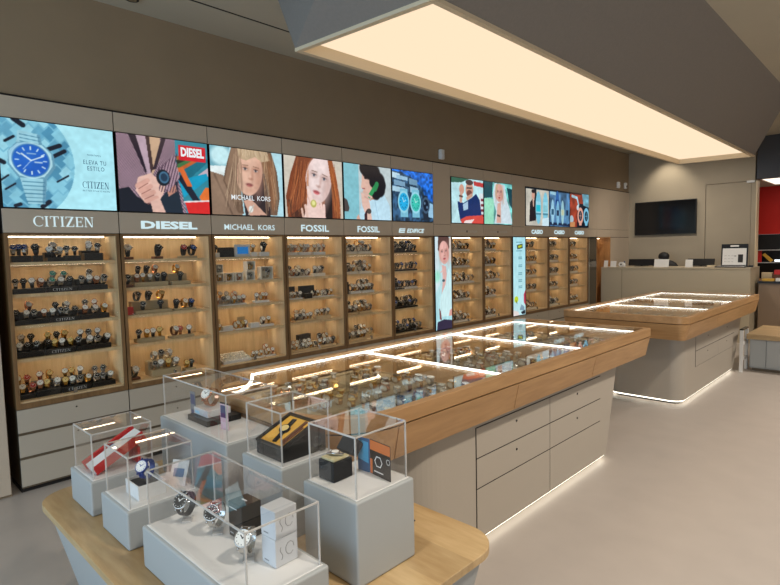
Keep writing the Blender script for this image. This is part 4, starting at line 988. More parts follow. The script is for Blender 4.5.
# ================================================================ COUNTERS
def counter(name, label, rx, ry, rad, body, brad, segs, strips, bays, near_taper, far_taper, front_seams, drawers, plain):
    x0, x1 = rx; y0, y1 = ry; Z = .933
    ox, oy = x0, y0
    t = thing(name, label, 'display counter', (ox, oy, 0), 0, 'display counters')
    n = 16
    def RR(ins_, z): return [(p[0] - ox, p[1] - oy, z) for p in rrect(x0, x1, y0, y1, rad, ins_, z, n)]
    # rim: top frame round the glass
    mb = MB(); mb.loft([RR(.006, .866), RR(0, .870), RR(0, Z - .003), RR(.003, Z), RR(.040, Z), RR(.040, .818)], 0, False, False)
    mb.build('top_frame', M_top, t)
    # tray (case floor)
    mb = MB(); mb.loft([RR(.05, .7165), RR(.036, .8)], 0); mb.build('case_bottom', M_dark, t)
    mb = MB(); mb.loft([RR(.0395, .801), RR(.0395, .806)], 0); mb.build('case_floor', M_suede, t)
    mb = MB(); mb.loft([RR(.034, .8005), RR(.018, .866)], 0, False, False); mb.build('core_band', M_dark, t)  # core and case bottom dark, standing in for shade in the drawer grooves
    # tapered apron: split into drawers at the front
    A0 = rrect(x0, x1, y0, y1, rad, .002, .862, n); A1 = rrect(x0, x1, y0, y1, rad, .034, .716, n)
    def apron(idx, nm, ya=None, yb=None):
        top = [Vector((A0[i % len(A0)][0] - ox, A0[i % len(A0)][1] - oy, .862)) for i in idx]; bot = [Vector((A1[i % len(A1)][0] - ox, A1[i % len(A1)][1] - oy, .716)) for i in idx]
        if ya is not None:
            top[0].y = ya - oy; top[-1].y = yb - oy; bot[0].y = ya - oy; bot[-1].y = yb - oy
        c = Vector(((x0 + x1) / 2 - ox, (y0 + y1) / 2 - oy, 0))
        def inn(v): 
            w = Vector((c.x, v.y, v.z)) if ya is not None else c.copy(); w.z = v.z
            d = (w - v); d.z = 0; return v + d.normalized() * .012
        # profile ring loft along the run: outer bottom, outer top, inner top, inner bottom
        loops = [[b, a, inn(a), inn(b)] for a, b in zip(top, bot)]
        m_ = MB(); m_.loft([[tuple(v) for v in l] for l in loops], 0, True, True)
        return m_.build(nm, M_topx if nm == 'end_panel' else M_top, t)
    N = n + 1
    # near end with its two corners, far end, back
    apron(list(range(0, 2 * N)), 'end_panel'); 
    apron(list(range(2 * N, 4 * N)), 'end_panel')
    apron([4 * N - 1, 4 * N], 'back_panel')
    fs = front_seams
    for a, b in zip(fs[:-1], fs[1:]): apron([2 * N - 1, 2 * N], 'drawer', a + .0025, b - .0025)
    # glass
    mb = MB(); mb.loft([RR(.037, Z - .008), RR(.037, Z - .0005)], 0); mb.build('glass_top', M_glass, t)
    # LED strips
    for s in strips:
        m_ = MB()
        if len(s) == 2:   # polyline
            pts, w = s
            L0 = []; 
            for q in range(len(pts)):
                a_ = Vector(pts[max(q - 1, 0)]); b_ = Vector(pts[min(q + 1, len(pts) - 1)]); d = (b_ - a_).normalized(); nn = Vector((-d.y, d.x)) * w / 2; p_ = Vector(pts[q])
                L0.append([(p_.x + nn.x - ox, p_.y + nn.y - oy, Z - .020), (p_.x + nn.x - ox, p_.y + nn.y - oy, Z - .010), (p_.x - nn.x - ox, p_.y - nn.y - oy, Z - .010), (p_.x - nn.x - ox, p_.y - nn.y - oy, Z - .020)])
            m_.loft(L0, 0)
        m_.build('led_strip', M_strip, t)
    # partitions between bays
    for y in bays[1:-1]:
        MB().box(x0 + .05 - ox, x1 - .05 - ox, y - .006 - oy, y + .006 - oy, .807, Z - .021).build('partition', M_top, t)
    # body
    bx0, bx1, by0, by1 = body
    def BB(z, e=0.):
        k = (z - .04) / .67
        return [(p[0] - ox, p[1] - oy, z) for p in rrect(bx0, bx1, by0 + near_taper * (1 - k), by1 - far_taper * (1 - k), brad, e, z, n)]
    mb = MB(); mb.loft([BB(.04), BB(.713)], 0, smooth=False); mb.build('body', M_counter, t)
    mb = MB(); mb.loft([[(p[0], p[1], .0) for p in BB(.04, .05)], [(p[0], p[1], .0395) for p in BB(.04, .05)]], 0); mb.build('recessed_base', M_dark, t)
    mb = MB(); mb.loft([[(p[0], p[1], .026) for p in BB(.04, .012)], [(p[0], p[1], .0385) for p in BB(.04, .012)], [(p[0], p[1], .0385) for p in BB(.04, .03)], [(p[0], p[1], .026) for p in BB(.04, .03)]], 0, False, False)
    mb.f += [(i + 3 * 4 * N, (i + 1) % (4 * N) + 3 * 4 * N, (i + 1) % (4 * N), i) for i in range(4 * N)]; mb.m += [0] * 4 * N; mb.sm += [False] * 4 * N
    mb.build('floor_led', M_floorled, t)
    for (a, b, rows) in drawers:
        for q, (z0, z1) in enumerate(rows):
            MB().box(bx1 + .0002 - ox, bx1 + .0012 - ox, a - .002 - oy, b + .002 - oy, z0 - .001, z1 + .001).build('drawer_gap', M_dark, t)
            d = MB().box(bx1 + .0013 - ox, bx1 + .0045 - ox, a + .003 - oy, b - .003 - oy, z0 + .003, z1 - .003).build('drawer', M_counter, t, bevel=.0015)
            if q < 2: MB().cyl((bx1 + .0045 - ox, (a + b) / 2 - oy, z1 - .055), (1, 0, 0), .007, .0025, 10).build('keyhole', M_gun, d)
    for (a, b) in plain:
        MB().box(bx1 + .0002 - ox, bx1 + .012 - ox, a + .002 - oy, b - .002 - oy, .045, .652).build('side_panel', M_counter, t, bevel=.0015)
    return t
ROWS = [(.483, .65), (.318, .483), (.045, .318)]
arc = lambda cx, cy, r, a0, a1, k=12: [(cx + r * math.cos(math.radians(a0 + (a1 - a0) * i / k)), cy + r * math.sin(math.radians(a0 + (a1 - a0) * i / k))) for i in range(k + 1)]
C1 = counter('glass_counter', 'long oak-rimmed glass display counter standing behind the low plinth table', (1.60, 2.79), (1.262, 4.5), (.34, .33, .012, .012),
    (1.86, 2.662, 1.72, 4.16), (.26, .30, .01, .01),
    None,
    [([(1.672, 4.32), (1.672, 1.60), (1.72, 1.575), (1.80, 1.52), (1.88, 1.45), (1.95, 1.37), (1.965, 1.33), (1.94, 1.318)], .014), ([(1.685, 2.452), (2.735, 2.452)], .016), ([(1.685, 3.40), (2.735, 3.40)], .016), ([(1.685, 4.32), (2.735, 4.32)], .016)],
    [1.3, 2.475, 3.423, 4.46], 0, .19,
    [1.60, 2.532, 3.50, 4.486],
    [(2.31, 3.10, ROWS), (3.10, 3.85, ROWS)], [])
C2 = counter('glass_counter', 'oak-rimmed glass display counter standing in front of the reception desk', (1.62, 2.83), (5.30, 8.25), (.09, .09, .012, .012),
    (1.93, 2.655, 5.76, 8.22), (.12, .12, .01, .01),
    None,
    [([(1.712, 5.36), (1.712, 8.12)], .022), ([(1.72, 6.22), (2.755, 6.22)], .02), ([(1.72, 7.18), (2.755, 7.18)], .02), ([(1.72, 8.11), (2.755, 8.11)], .02)],
    [5.34, 6.245, 7.205, 8.2], 0, .43,
    [5.392, 6.33, 7.29, 8.236],
    [(6.20, 7.07, ROWS[:2]), (7.07, 7.80, ROWS[:2])], [])
# trays and watches inside the counters
BAYN = ['near bay', 'middle bay', 'far bay']
def tray(x0, x1, y0, y1, nx, ny, keys, label, wl, m=M_suede2, stuff=False, cstuff=False, only=None):
    t = thing('watch_tray', label, 'tray', (x0, y0, .8062))
    w, d = x1 - x0, y1 - y0
    MB().box(0, w, 0, d, 0, .006).box(0, w, 0, .006, .006, .016).box(0, w, d - .006, d, .006, .016).box(0, .006, .006, d - .006, .006, .016).box(w - .006, w, .006, d - .006, .006, .016).build('tray_body', m, t)
    for i in range(nx):
        for j in range(ny):
            x = .006 + (w - .012) * (i + .5) / nx; y = .006 + (d - .012) * (j + .5) / ny
            if random.random() < .08: continue
            key = random.choice(keys); rz = random.uniform(-.35, .35) - .3; s = random.uniform(1.05, 1.2)
            if not stuff:
                o = bpy.data.objects.new('cushion', cushion_mesh(M_cush)); COL.objects.link(o); o.parent = t; o.location = (x, y, .0063); o.rotation_euler = (0, 0, rz); o.scale = (s * 1.05, s * 1.3, s * .64)
            if stuff: stuff_watch(key, (x0 + x, y0 + y, .8125), rz, s, 78); continue
            watch(key, (x0 + x, y0 + y, .8125), rz, '%s, %s in %s row, %s' % (PAL[key][4], ORD[j], ORD[i], wl), 'watches in the long glass counter', ang=78, scale=s)
G1 = ['gw', 'gg', 'sw', 'sk', 'gk', 'rw', 'bw', 'sw']
bz = [(1.62, 2.42), (2.50, 3.37), (3.45, 4.28)]
for bi, (ya, yb) in enumerate(bz):
    ym = (ya + yb) / 2
    for ci, (xa, xb) in enumerate([(1.73, 2.02), (2.07, 2.36), (2.41, 2.70)]):
        for di, (a, b) in enumerate([(ya, ym - .02), (ym + .02, yb)]):
            nm = '%s tray of the %s' % (['back', 'middle', 'front'][ci] + ['', ' second'][di], BAYN[bi])
            st = ci == 0 or bi == 2
            tray(xa, xb, a, b, 3, 4, G1 if bi < 2 else ['sw', 'sk', 'sb', 'rp'], ('taupe ' if not st else 'taupe watch ') + nm + ' of the long counter', nm.replace(' of the ', ', '), stuff=st)
for bi, (ya, yb) in enumerate([(5.45, 6.15), (6.30, 7.1)]):
    for ci, (xa, xb) in enumerate([(1.80, 2.2), (2.25, 2.65)]):
        tray(xa, xb, ya, yb, 3, 6, ['sw', 'sk', 'sw', 'gw'], '%s watch tray in the %s bay of the counter by reception' % (['rear', 'front'][ci], ['first', 'second'][bi]), '', stuff=True)
if STUFF.v:
    s_ = tag(STUFF.build('wristwatches', STUFF_MATS), 'many small watches on the distant cabinet shelves and in the glass counters', 'watches', kind='stuff')
print('individual watches', N_W[0])

# ================================================================ LOW TABLE WITH PLINTHS
t = thing('low_table', 'low rounded oak-topped table with slanting pale sides carrying the plinths', 'table', (2.5, 1.04, 0))
OX, OY = 2.5, 1.04
def TL(ins_, z, r=.13): return [(p[0] - OX, p[1] - OY, z) for p in rrect(1.70, 3.325, .54, 1.54, r, ins_, z, 10)]
MB().loft([TL(0, .575), TL(0, .5985), TL(.0015, .6)], 0).build('table_top', M_table, t)
MB().loft([TL(.16, .0), TL(.02, .574)], 0).build('table_base', M_plinth, t)
MB().cyl((3.01 - OX, 1.43 - OY, .6), (0, 0, 1), .008, .001, 10).build('cable_hole', M_black, t)

def plinth(x0, x1, y0, y1, top, label, nlab):
    t = thing('plinth', label, 'plinth', ((x0 + x1) / 2, (y0 + y1) / 2, .6005))
    w, d, h = (x1 - x0) / 2, (y1 - y0) / 2, top - .6005
    MB().box(-w, w, -d, d, 0, h).build('block', M_plinth, t, bevel=.007, seg=3)
    MB().box(-w + .012, w - .012, -d + .012, d - .012, h - .002, h + .0015).build('inlay', M_plinthtop, t)
    return t
def cover(x0, x1, y0, y1, z0, z1, label):
    t = thing('acrylic_cover', label, 'display cover', ((x0 + x1) / 2, (y0 + y1) / 2, z0))
    w, d, h = (x1 - x0) / 2, (y1 - y0) / 2, z1 - z0; e = .0042
    m = MB(); m.add([(-w, -d, 0), (w, -d, 0), (w, d, 0), (-w, d, 0), (-w, -d, h), (w, -d, h), (w, d, h), (-w, d, h)], [(0, 1, 5, 4), (1, 2, 6, 5), (2, 3, 7, 6), (3, 0, 4, 7), (4, 5, 6, 7)])
    m.build('acrylic_sheet', M_acryl, t)
    m = MB()
    for sx in (-1, 1):
        for sy in (-1, 1): m.box(min(sx * w, sx * (w - e)), max(sx * w, sx * (w - e)), min(sy * d, sy * (d - e)), max(sy * d, sy * (d - e)), 0, h)
    for sy in (-1, 1): m.box(-w + e, w - e, min(sy * d, sy * (d - e)), max(sy * d, sy * (d - e)), h - e, h)
    for sx in (-1, 1): m.box(min(sx * w, sx * (w - e)), max(sx * w, sx * (w - e)), -d + e, d - e, h - e, h)
    m.build('glued_edge', M_edgeg, t)
    return t
M_edgeg = mat('acrylic_glued_edge', (216, 212, 206), .35)
nt = M_edgeg.node_tree; b_ = nt.nodes['Principled BSDF']; b_.inputs['Alpha'].default_value = .7
PL = [  # x0 x1 y0 y1 top cover_top, words
    (1.843, 2.088, .641, .90, .734, .913, 'carrying the slanted red and white box'),
    (2.197, 2.446, .641, .90, .734, .913, 'carrying the blue and white watch'),
    (2.568, 3.180, .641, .90, .734, .913, 'long, carrying three watches and three boxes'),
    (1.843, 2.432, 1.015, 1.255, .859, 1.046, 'tall and long, carrying one watch on a black slab'),
    (2.546, 2.795, 1.015, 1.255, .859, 1.046, 'tall, carrying the black box with yellow lining'),
    (2.914, 3.167, 1.015, 1.265, .859, 1.046, 'tall, carrying the black cube and folded cards')]
for i, (a, b, c, d, zt, zc, w) in enumerate(PL):
    plinth(a, b, c, d, zt, 'pale grey plinth on the table, ' + w, '')
    cover(a + .016, b - .016, c + .016, d - .016, zt + .0018, zc, 'clear acrylic cover over the plinth ' + w)

# hero watches: finer mesh with part split
_h = watch_mbs(35, 40, 48)
def hero(key, loc, rz, label, scale=1.1, tilt=0.):
    st, ca, di = _h; a, b, c, d, _ = PAL[key]
    t = thing('wristwatch', label, 'watch', loc, rz); t.scale = (scale,) * 3
    st.build('strap', a, t); ca.build('watch_case', b, t); di.build('dial', [c, d], t)
    return t
M_clear = glassy('clear_stand', (.93, .94, .95), 1.49, 1.6)
def clear_stand(x, y, z, label, h=.03, w=.025, rz=0.):
    t = thing('clear_stand', label, 'watch stand', (x, y, z), rz)
    MB().box(-w, w, -w * .8, w * .8, 0, .004).build('foot', M_edgeg, t)
    MB().box(-.004, .004, -w * .6, w * .6, .0042, h).build('upright', M_clear, t)
ZA, ZB = .7365, .8615      # plinth top surfaces
# plinth 1: slanted red and white box
SL = math.radians(27)
t = thing('slanted_display_box', 'long red box with white face propped up under the end cover', 'box', (1.972, .680, ZA + .001))
MR = Matrix.Rotation(SL, 4, 'X')
MB().box(-.004, .064, 0, .215, .006, .036, 0, MR).build('white_face', M_white, t)
MB().box(.0642, .070, 0.004, .218, .002, .037, 0, MR).box(-.004, .0642, .002, .215, -.0, .0055, 0, MR).build('red_side', M_red, t)
MB().box(-.042, -.0045, .0, .215, -.001, .012, 0, MR).box(-.056, -.0425, -.002, .222, -.004, .034, 0, MR).build('red_back', M_red, t)
MB().box(-.04, .06, .16, .17, 0, .068).build('prop', M_red, t)
ww = thing('wristwatch', 'navy-strapped watch lying in the slanted red box', 'watch', tuple(Vector((1.972, .680, ZA + .001)) + MR @ Vector((-.019, .115, .016))))
ww.rotation_euler = (SL, 0, 0)
MB().box(-.012, .012, -.10, -.018, -.003, .004).box(-.012, .012, .018, .105, -.003, .004).build('strap', mat('dark_navy', (24, 28, 48), .5), ww)
MB().cyl((0, 0, -.003), (0, 0, 1), .019, .012, 24).build('watch_case', M_gun, ww)
MB().cyl((0, 0, .0092), (0, 0, 1), .016, .0006, 24).build('dial', M_dblue, ww)
# plinth 2: white box, blue and white watch, tilted card
t = thing('open_watch_box', 'white open-topped box under the blue and white watch', 'box', (2.333, .75, ZA), .0)
MB().box(-.058, .058, -.048, .048, 0, .004).box(-.058, .058, -.048, -.044, .004, .05).box(-.058, .058, .044, .048, .004, .05).box(-.058, -.054, -.044, .044, .004, .05).box(.054, .058, -.044, .044, .004, .05).build('box_shell', M_white, t)
MB().box(-.0538, .0538, -.0438, .0438, .0042, .040).build('insert', M_blackm, t)
PAL['bl'] = (M_blue, M_blue, M_dwhite, M_dblue, 'x')
hero('bl', (2.312, .765, ZA + .0405), -1.0, 'blue-strapped watch with white dial standing in the white box', 1.15)
t = thing('leaning_card', 'small pale card leaning behind the white watch box', 'card', (2.36, .85, ZA), .5)
MB().box(-.035, .035, -.001, .001, 0, .09, 0, Matrix.Rotation(-.4, 4, 'X')).build('card', M_plinthtop, t); MB().box(-.022, .022, -.0022, -.0011, .03, .06, 0, Matrix.Rotation(-.4, 4, 'X')).build('print', mat('print_blue', (110, 130, 160), .4), t)
# plinth 3: three watches, black box, two grey boxes
for k, (x, y, key, w) in enumerate([(2.645, .755, 'ks', 'beside the short end of the long cover'), (2.79, .782, 'sk', 'next to the black carton'), (2.992, .766, 'sw', 'before the silver-grey cartons')]):
    clear_stand(x, y, ZA, 'clear stand under the watch ' + w, .016, .02, -.6)
    hero(key, (x, y, ZA + .0162), -1.05 + .05 * k, ['black-strapped', 'dark-dialled steel', 'steel'][k] + ' watch on a clear stand ' + w, 1.22)
t = thing('watch_carton', 'black upright watch carton with a silver mark under the long cover', 'box', (2.868, .832, ZA), .03)
MB().box(-.037, .037, -.034, .034, 0, .107).build('carton', M_black, t, bevel=.003)
MB().box(-.012, .012, -.003, .003, .1071, .1076).box(-.03, .012, -.0345, -.0341, .09, .0925).box(-.03, -.012, -.0345, -.0341, .012, .014).build('print', M_silver, t)
for k in range(2):
    t = thing('watch_carton', ['lower', 'upper'][k] + ' of two stacked silver-grey watch cartons under the long cover', 'box', (3.06, .824, ZA + k * .0785), .02 + k * .05)
    MB().box(-.032, .032, -.037, .037, 0, .078).build('carton', mat('silver_card', (200, 202, 204), .35), t, bevel=.002)
    m_ = MB(); m_.tube([(.0325, -.018 + .004 * math.sin(q), .018 + q * .006) for q in range(7)], .0007, 5); m_.tube([(.0325, .01 + .014 * math.cos(q * .7), .042 + .018 * math.sin(q * .7)) for q in range(9)], .0007, 5)
    m_.box(-.02, .0, -.0375, -.0371, .01, .013); m_.build('print', M_ink, t)
# plinth 4: black slab, white block, watch, tags
t = thing('display_slab', 'flat black slab under the watch on the tall long plinth', 'display stand', (2.095, 1.15, ZB), .0)
MB().box(-.088, .088, -.08, .08, 0, .024).build('slab', M_black, t, bevel=.0015)
t = thing('clear_block', 'low pale block on the black slab beneath the watch', 'display stand', (2.078, 1.15, ZB + .0245), .0)
MB().box(-.062, .062, -.055, .055, 0, .030).build('block', mat('frosted_acrylic', (206, 204, 202), .25), t, bevel=.002); MB().box(-.05, -.01, -.0555, -.0551, .006, .018).build('print', mat('print_cyan', (150, 200, 220), .4), t)
hero('rw', (2.075, 1.15, ZB + .0548), -1.2, 'rose and silver watch standing on the pale block over the black slab', 1.3)
t = thing('paper_tag', 'dark printed swing tag standing beside the black slab', 'card', (1.98, 1.11, ZB), -.0)
MB().box(-.024, .024, -.001, .001, 0, .112).build('card', M_ink, t); MB().box(-.018, .018, -.0018, -.0011, .055, .10).box(-.015, .015, -.0018, -.0011, .01, .03).build('print', mat('print_navy', (50, 60, 100), .4), t)
t = thing('paper_tag', 'pink and blue printed tag standing before the black slab', 'card', (2.265, 1.105, ZB), .1)
MB().box(-.026, .026, -.001, .001, 0, .107).build('card', mat('tag_pink', (206, 176, 186), .4), t); MB().box(-.022, .022, -.0018, -.0011, .05, .102).build('print', mat('print_navy', (50, 60, 100), .4), t); MB().box(-.026, .026, -.001, .0012, .1071, .114).build('header', M_black, t)
# plinth 5: black box with yellow lining, its top sloping up away from the camera
t = thing('presentation_box', 'black slope-topped box with yellow lining, watch and spare strap', 'box', (2.675, 1.05, ZB), .0)
pr = [(0, 0), (.155, 0), (.155, .105), (0, .042)]
MB().loft([[(-.082, y, z) for y, z in pr], [(.082, y, z) for y, z in pr]], 0).build('box_body', M_black, t, bevel=.002)
ts = math.atan2(.063, .155); Ms = Matrix.Translation((0, 0, .042)) @ Matrix.Rotation(ts, 4, 'X'); L_ = .167
MB().box(-.071, .071, .010, L_ - .010, .0005, .004, 0, Ms).build('lining', mat('yellow_lining', (224, 170, 66), .6), t)
MB().box(-.082, -.072, 0, L_, .0005, .012, 0, Ms).box(.072, .082, 0, L_, .0005, .012, 0, Ms).box(-.072, .072, 0, .009, .0005, .012, 0, Ms).box(-.072, .072, L_ - .009, L_, .0005, .012, 0, Ms).build('raised_edge', M_black, t)
MB().box(.035, .047, .03, .15, .004, .009, 0, Ms).box(.05, .058, .02, .12, .004, .008, 0, Ms).build('spare_strap', M_leather, t)
t = thing('box_lid', 'loose black lid standing behind the yellow-lined box', 'lid', (2.715, 1.221, ZB), 0)
MB().box(-.055, .05, -.012, .012, 0, .09).build('lid_shell', M_black, t, bevel=.003)
ww = thing('wristwatch', 'dark watch lying on the yellow lining', 'watch', tuple(Matrix.Translation((2.675, 1.05, ZB)) @ Ms @ Vector((-.01, .085, .0085))))
ww.rotation_euler = (ts, 0, .25)
MB().box(-.009, .009, -.065, -.018, -.004, 0).box(-.009, .009, .018, .06, -.004, 0).build('strap', M_rubber, ww)
MB().cyl((0, 0, -.003), (0, 0, 1), .021, .01, 24).build('watch_case', M_gun, ww); MB().cyl((0, 0, .0072), (0, 0, 1), .017, .0006, 24).build('dial', M_dgold, ww)
# plinth 6: black cube with open lid and watch, two cards
t = thing('ring_box', 'black cube box with hinged lid open and cream cushion', 'box', (2.977, 1.10, ZB), .03)
MB().box(-.036, .036, -.040, .040, 0, .062).build('box_body', M_blackm, t, bevel=.002)
MB().box(-.03, .03, -.034, .034, .0625, .070).build('lining', mat('khaki_lining', (190, 178, 136), .6), t, bevel=.002)
MB().box(-.037, .037, -.02, .012, 0, .048, 0, Matrix.Translation((-.0, .052, .062)) @ Matrix.Rotation(-.75, 4, 'X')).build('lid', M_blackm, t, bevel=.002)
ww = thing('wristwatch', 'small silver watch on the cream cushion of the black cube box', 'watch', (2.977, 1.10, ZB + .0785), .5)
MB().cyl((0, 0, -.003), (0, 0, 1), .015, .008, 24).build('watch_case', M_steel, ww); MB().cyl((0, 0, .0052), (0, 0, 1), .012, .0006, 24).build('dial', M_dwhite, ww)
MB().box(-.028, -.013, -.006, .006, -.005, 0).box(.013, .028, -.006, .006, -.005, 0).build('strap', M_steel, ww)
t = thing('folded_brochure', 'open folded brochure with blue photo, orange band and black page', 'brochure', (3.04, 1.192, ZB), .0)
def leaf(x0, y0, x1, y1, h, m, nm):
    d = Vector((x1 - x0, y1 - y0, 0)); nn = Vector((-d.y, d.x, 0)).normalized() * .0008
    a, b = Vector((x0, y0, 0)), Vector((x1, y1, 0))
    mb = MB(); mb.loft([[tuple(v + Vector((0, 0, z))) for v in (a - nn, b - nn, b + nn, a + nn)] for z in (0, h)], 0); return mb.build(nm, m, t), a, b, nn
leaf(-.052, -.004, -.001, .002, .112, mat('brochure_blue', (30, 80, 120), .35), 'photo_page')
o1, a, b, nn = leaf(.001, .002, .102, -.008, .114, M_black, 'black_page')
def on_leaf(u0, u1, z0, z1, m, nm):
    p = a + (b - a) * u0 - nn * 1.3; q = a + (b - a) * u1 - nn * 1.3
    MB().add([tuple(p + Vector((0, 0, z0))), tuple(q + Vector((0, 0, z0))), tuple(q + Vector((0, 0, z1))), tuple(p + Vector((0, 0, z1)))], [(0, 1, 2, 3)]).build(nm, m, t)
on_leaf(.0, 1, .080, .112, mat('print_orange', (206, 110, 50), .4), 'orange_band'); on_leaf(.0, .12, 0.002, .05, mat('print_orange', (206, 110, 50), .4), 'orange_foot')
m_ = MB()
for kx in range(2):
    cx, r0, r1 = (.42, .2, .16) if kx == 0 else (.9, .1, .08)
    for q in range(6):
        a0, a1 = q * PI / 3, (q + 1) * PI / 3; P4 = []
        for (aa, rr) in ((a0, r0), (a1, r0), (a1, r1), (a0, r1)):
            pp = a + (b - a) * (cx + rr * math.cos(aa)) - nn * 1.4; P4.append((pp.x, pp.y, .048 + .1 * rr * math.sin(aa) + (.012 if kx else 0)))
        m_.add(P4, [(0, 1, 2, 3)])
p, q = a + (b - a) * .2 - nn * 1.4, a + (b - a) * .65 - nn * 1.4
m_.add([(p.x, p.y, .012), (q.x, q.y, .012), (q.x, q.y, .016), (p.x, p.y, .016)], [(0, 1, 2, 3)]); m_.build('emblem', M_white, t)
MB().add([(-.049, -.0048, .04), (-.006, .0002, .03), (-.006, .0002, .10), (-.049, -.0048, .105)], [(0, 1, 2, 3)]).build('photo', mat('print_cyan2', (60, 150, 190), .4), t)

# ================================================================ RECEPTION DESK
lamp('SPOT', 'desk_fill_spot', (1.3, 9.4, 3.36), 150, (1, .9, .78), .1, (1.3, 10.6, 1.0), 2.2, .9)  # unseen spot added to brighten the desk and back wall
t = thing('reception_desk', 'tall plain beige reception desk across the back of the shop', 'desk', (1.2, 10.1, 0))
def Pd(mb, nm, m, **k): ob = mb.build(nm, m, t, **k); ob.location = (-1.2, -10.1, 0); return ob
Pd(MB().box(.005, 2.375, 10.08, 10.12, 0, 1.17), 'front_panel', mat('desk_laminate', (186, 172, 146), .5), bevel=.002)
Pd(MB().box(.005, 2.375, 10.075, 10.75, 1.171, 1.2), 'desk_top', mat('desk_laminate', (186, 172, 146), .5), bevel=.002)
Pd(MB().box(2.345, 2.375, 10.121, 10.74, 0, 1.17), 'side_panel', mat('desk_laminate', (186, 172, 146), .5))
Pd(MB().box(.385, .39, 10.078, 10.0805, 0.01, 1.168), 'panel_seam', M_recess)
DZ = 1.2005
# television
t = thing('television', 'large black switched-off television on the back wall', 'television', (.69, 11.42, 1.79))
MB().box(-.555, .555, -.05, -.006, 0, .645).build('casing', M_black, t, bevel=.004); MB().box(-.543, .543, -.052, -.0505, .014, .631).build('screen_glass', mat('tv_glass', (8, 8, 9), .12), t)
MB().box(-.2, .2, -.006, .009, .2, .45).build('wall_bracket', M_gun, t)
def card(x, y, w, h, label, m=M_plinthtop, pm=M_ink, pr=.5, name='counter_sign'):
    t = thing(name, label, 'sign', (x, y, DZ))
    tilt = Matrix.Rotation(math.radians(-12), 4, 'X')
    MB().box(-w / 2, w / 2, -.002, .002, 0, h, 0, tilt).build('card', m, t)
    MB().box(-w / 2, w / 2, .0, .05, 0, .003).build('foot', m, t)
    return t
card(-.0 + .04, 10.2, .075, .12, 'small white sign on the desk end, at the cabinets')
card(.16 + .02, 10.2, .11, .11, 'square white sign beside the tape roll on the desk')
card(1.02, 10.2, .24, .14, 'wide white card leaning on the desk under the television')
card(1.46, 10.2, .115, .13, 'white sign standing in front of the second black monitor')
t = thing('tape_dispenser', 'white round tape roll on the reception desk', 'tape', (.30, 10.28, DZ))
MB().cyl((0, -.02, .045), (0, 1, 0), .045, .04, 20).build('roll', M_plinthtop, t); MB().cyl((0, -.022, .045), (0, 1, 0), .016, .044, 14).build('hub', M_black, t)
t = thing('spray_bottle', 'small clear bottle with blue cap on the reception desk', 'bottle', (.40, 10.16, DZ))
MB().cyl((0, 0, 0), (0, 0, 1), .024, .06, 14).cyl((0, 0, .06), (0, 0, 1), .024, .02, 14, r2=.01).build('bottle_body', M_plinthtop, t); MB().cyl((0, 0, .08), (0, 0, 1), .012, .025, 12).build('cap', mat('cap_blue', (70, 90, 130), .4), t)
def monitor(x, w, label):
    t = thing('monitor', label, 'monitor', (x, 10.55, DZ))
    MB().box(-.1, .1, -.07, .07, 0, .01).build('stand_foot', M_black, t); MB().box(-.02, .02, 0.01, .03, .01, .10).build('stand_neck', M_black, t)
    MB().box(-w / 2, w / 2, -.02, .0, .015, .135, 0, Matrix.Rotation(-.3, 4, 'X')).build('display', M_black, t, bevel=.003)
monitor(.56, .46, 'low black monitor seen edge-on beside the dark headrest')
monitor(1.55, .42, 'low black monitor behind a small white sign')
t = thing('office_chair', 'black office chair with rounded headrest behind the reception desk', 'chair', (.80, 11.02, 0))
MB().ell((0, 0, 1.37), .10, .06, .085, 16, 10).build('headrest', M_blackm, t)
MB().ell((.02, 0, 1.16), .24, .06, .15, 16, 10).box(-.03, .03, .02, .05, 1.0, 1.35).build('backrest', M_blackm, t)
MB().box(-.24, .24, -.30, .12, .5, .58).build('seat', M_blackm, t, bevel=.02); MB().cyl((0, -.1, .1), (0, 0, 1), .03, .4, 12).build('column', M_gun, t)
MB().box(-.02, .02, .03, .055, .55, 1.05).build('back_support', M_gun, t)
mb = MB()
for k in range(5):
    a = k * 2 * PI / 5; mb.tube([(0, -.1, .09), (.28 * math.cos(a), -.1 + .28 * math.sin(a), .05)], .015, 6); mb.ell((.28 * math.cos(a), -.1 + .28 * math.sin(a), .03), .03, .03, .03, 8, 6)
mb.build('star_base', M_black, t)
# open sample case on the desk
t = thing('sample_case', 'open black-edged case with white printed panels on the desk end', 'case', (2.10, 10.3, DZ), -.05)
MB().box(-.22, .22, -.21, .0, 0, .018).build('tray', M_black, t); MB().box(-.195, .195, -.195, -.015, .0182, .0195).build('tray_card', M_plinthtop, t)
MB().box(-.19, .19, 0.0, .015, .0, .37, 0, Matrix.Translation((0, .002, .005)) @ Matrix.Rotation(-.08, 4, 'X')).build('lid', M_black, t)
MB().box(-.17, .17, -.003, -.0006, .03, .30, 0, Matrix.Translation((0, .002, .005)) @ Matrix.Rotation(-.08, 4, 'X')).build('lid_card', M_plinthtop, t)
mb = MB(); TT = Matrix.Translation((0, .002, .005)) @ Matrix.Rotation(-.08, 4, 'X')
mb.box(.055, .125, -.0045, -.0032, .07, .20, 0, TT)
for q in range(3):
    for r in range(3): mb.box(-.14 + q * .05, -.11 + q * .05, -.0045, -.0032, .08 + r * .05, .083 + r * .05, 0, TT)
mb.box(.0, .03, -.0045, -.0032, .17, .18, 0, TT); mb.build('print', M_blackm, t)
MB().box(-.06, .06, -.004, -.0006, .325, .35, 0, TT).build('header_plate', M_plinthtop, t)
tag(MB().box(-.06, .06, -.03, .03, 0, .03).build('paper_pad', mat('pad_paper', (206, 190, 160), .7), loc=(1.78, 10.3, DZ)), 'low stack of beige paper beside the open sample case', 'paper')
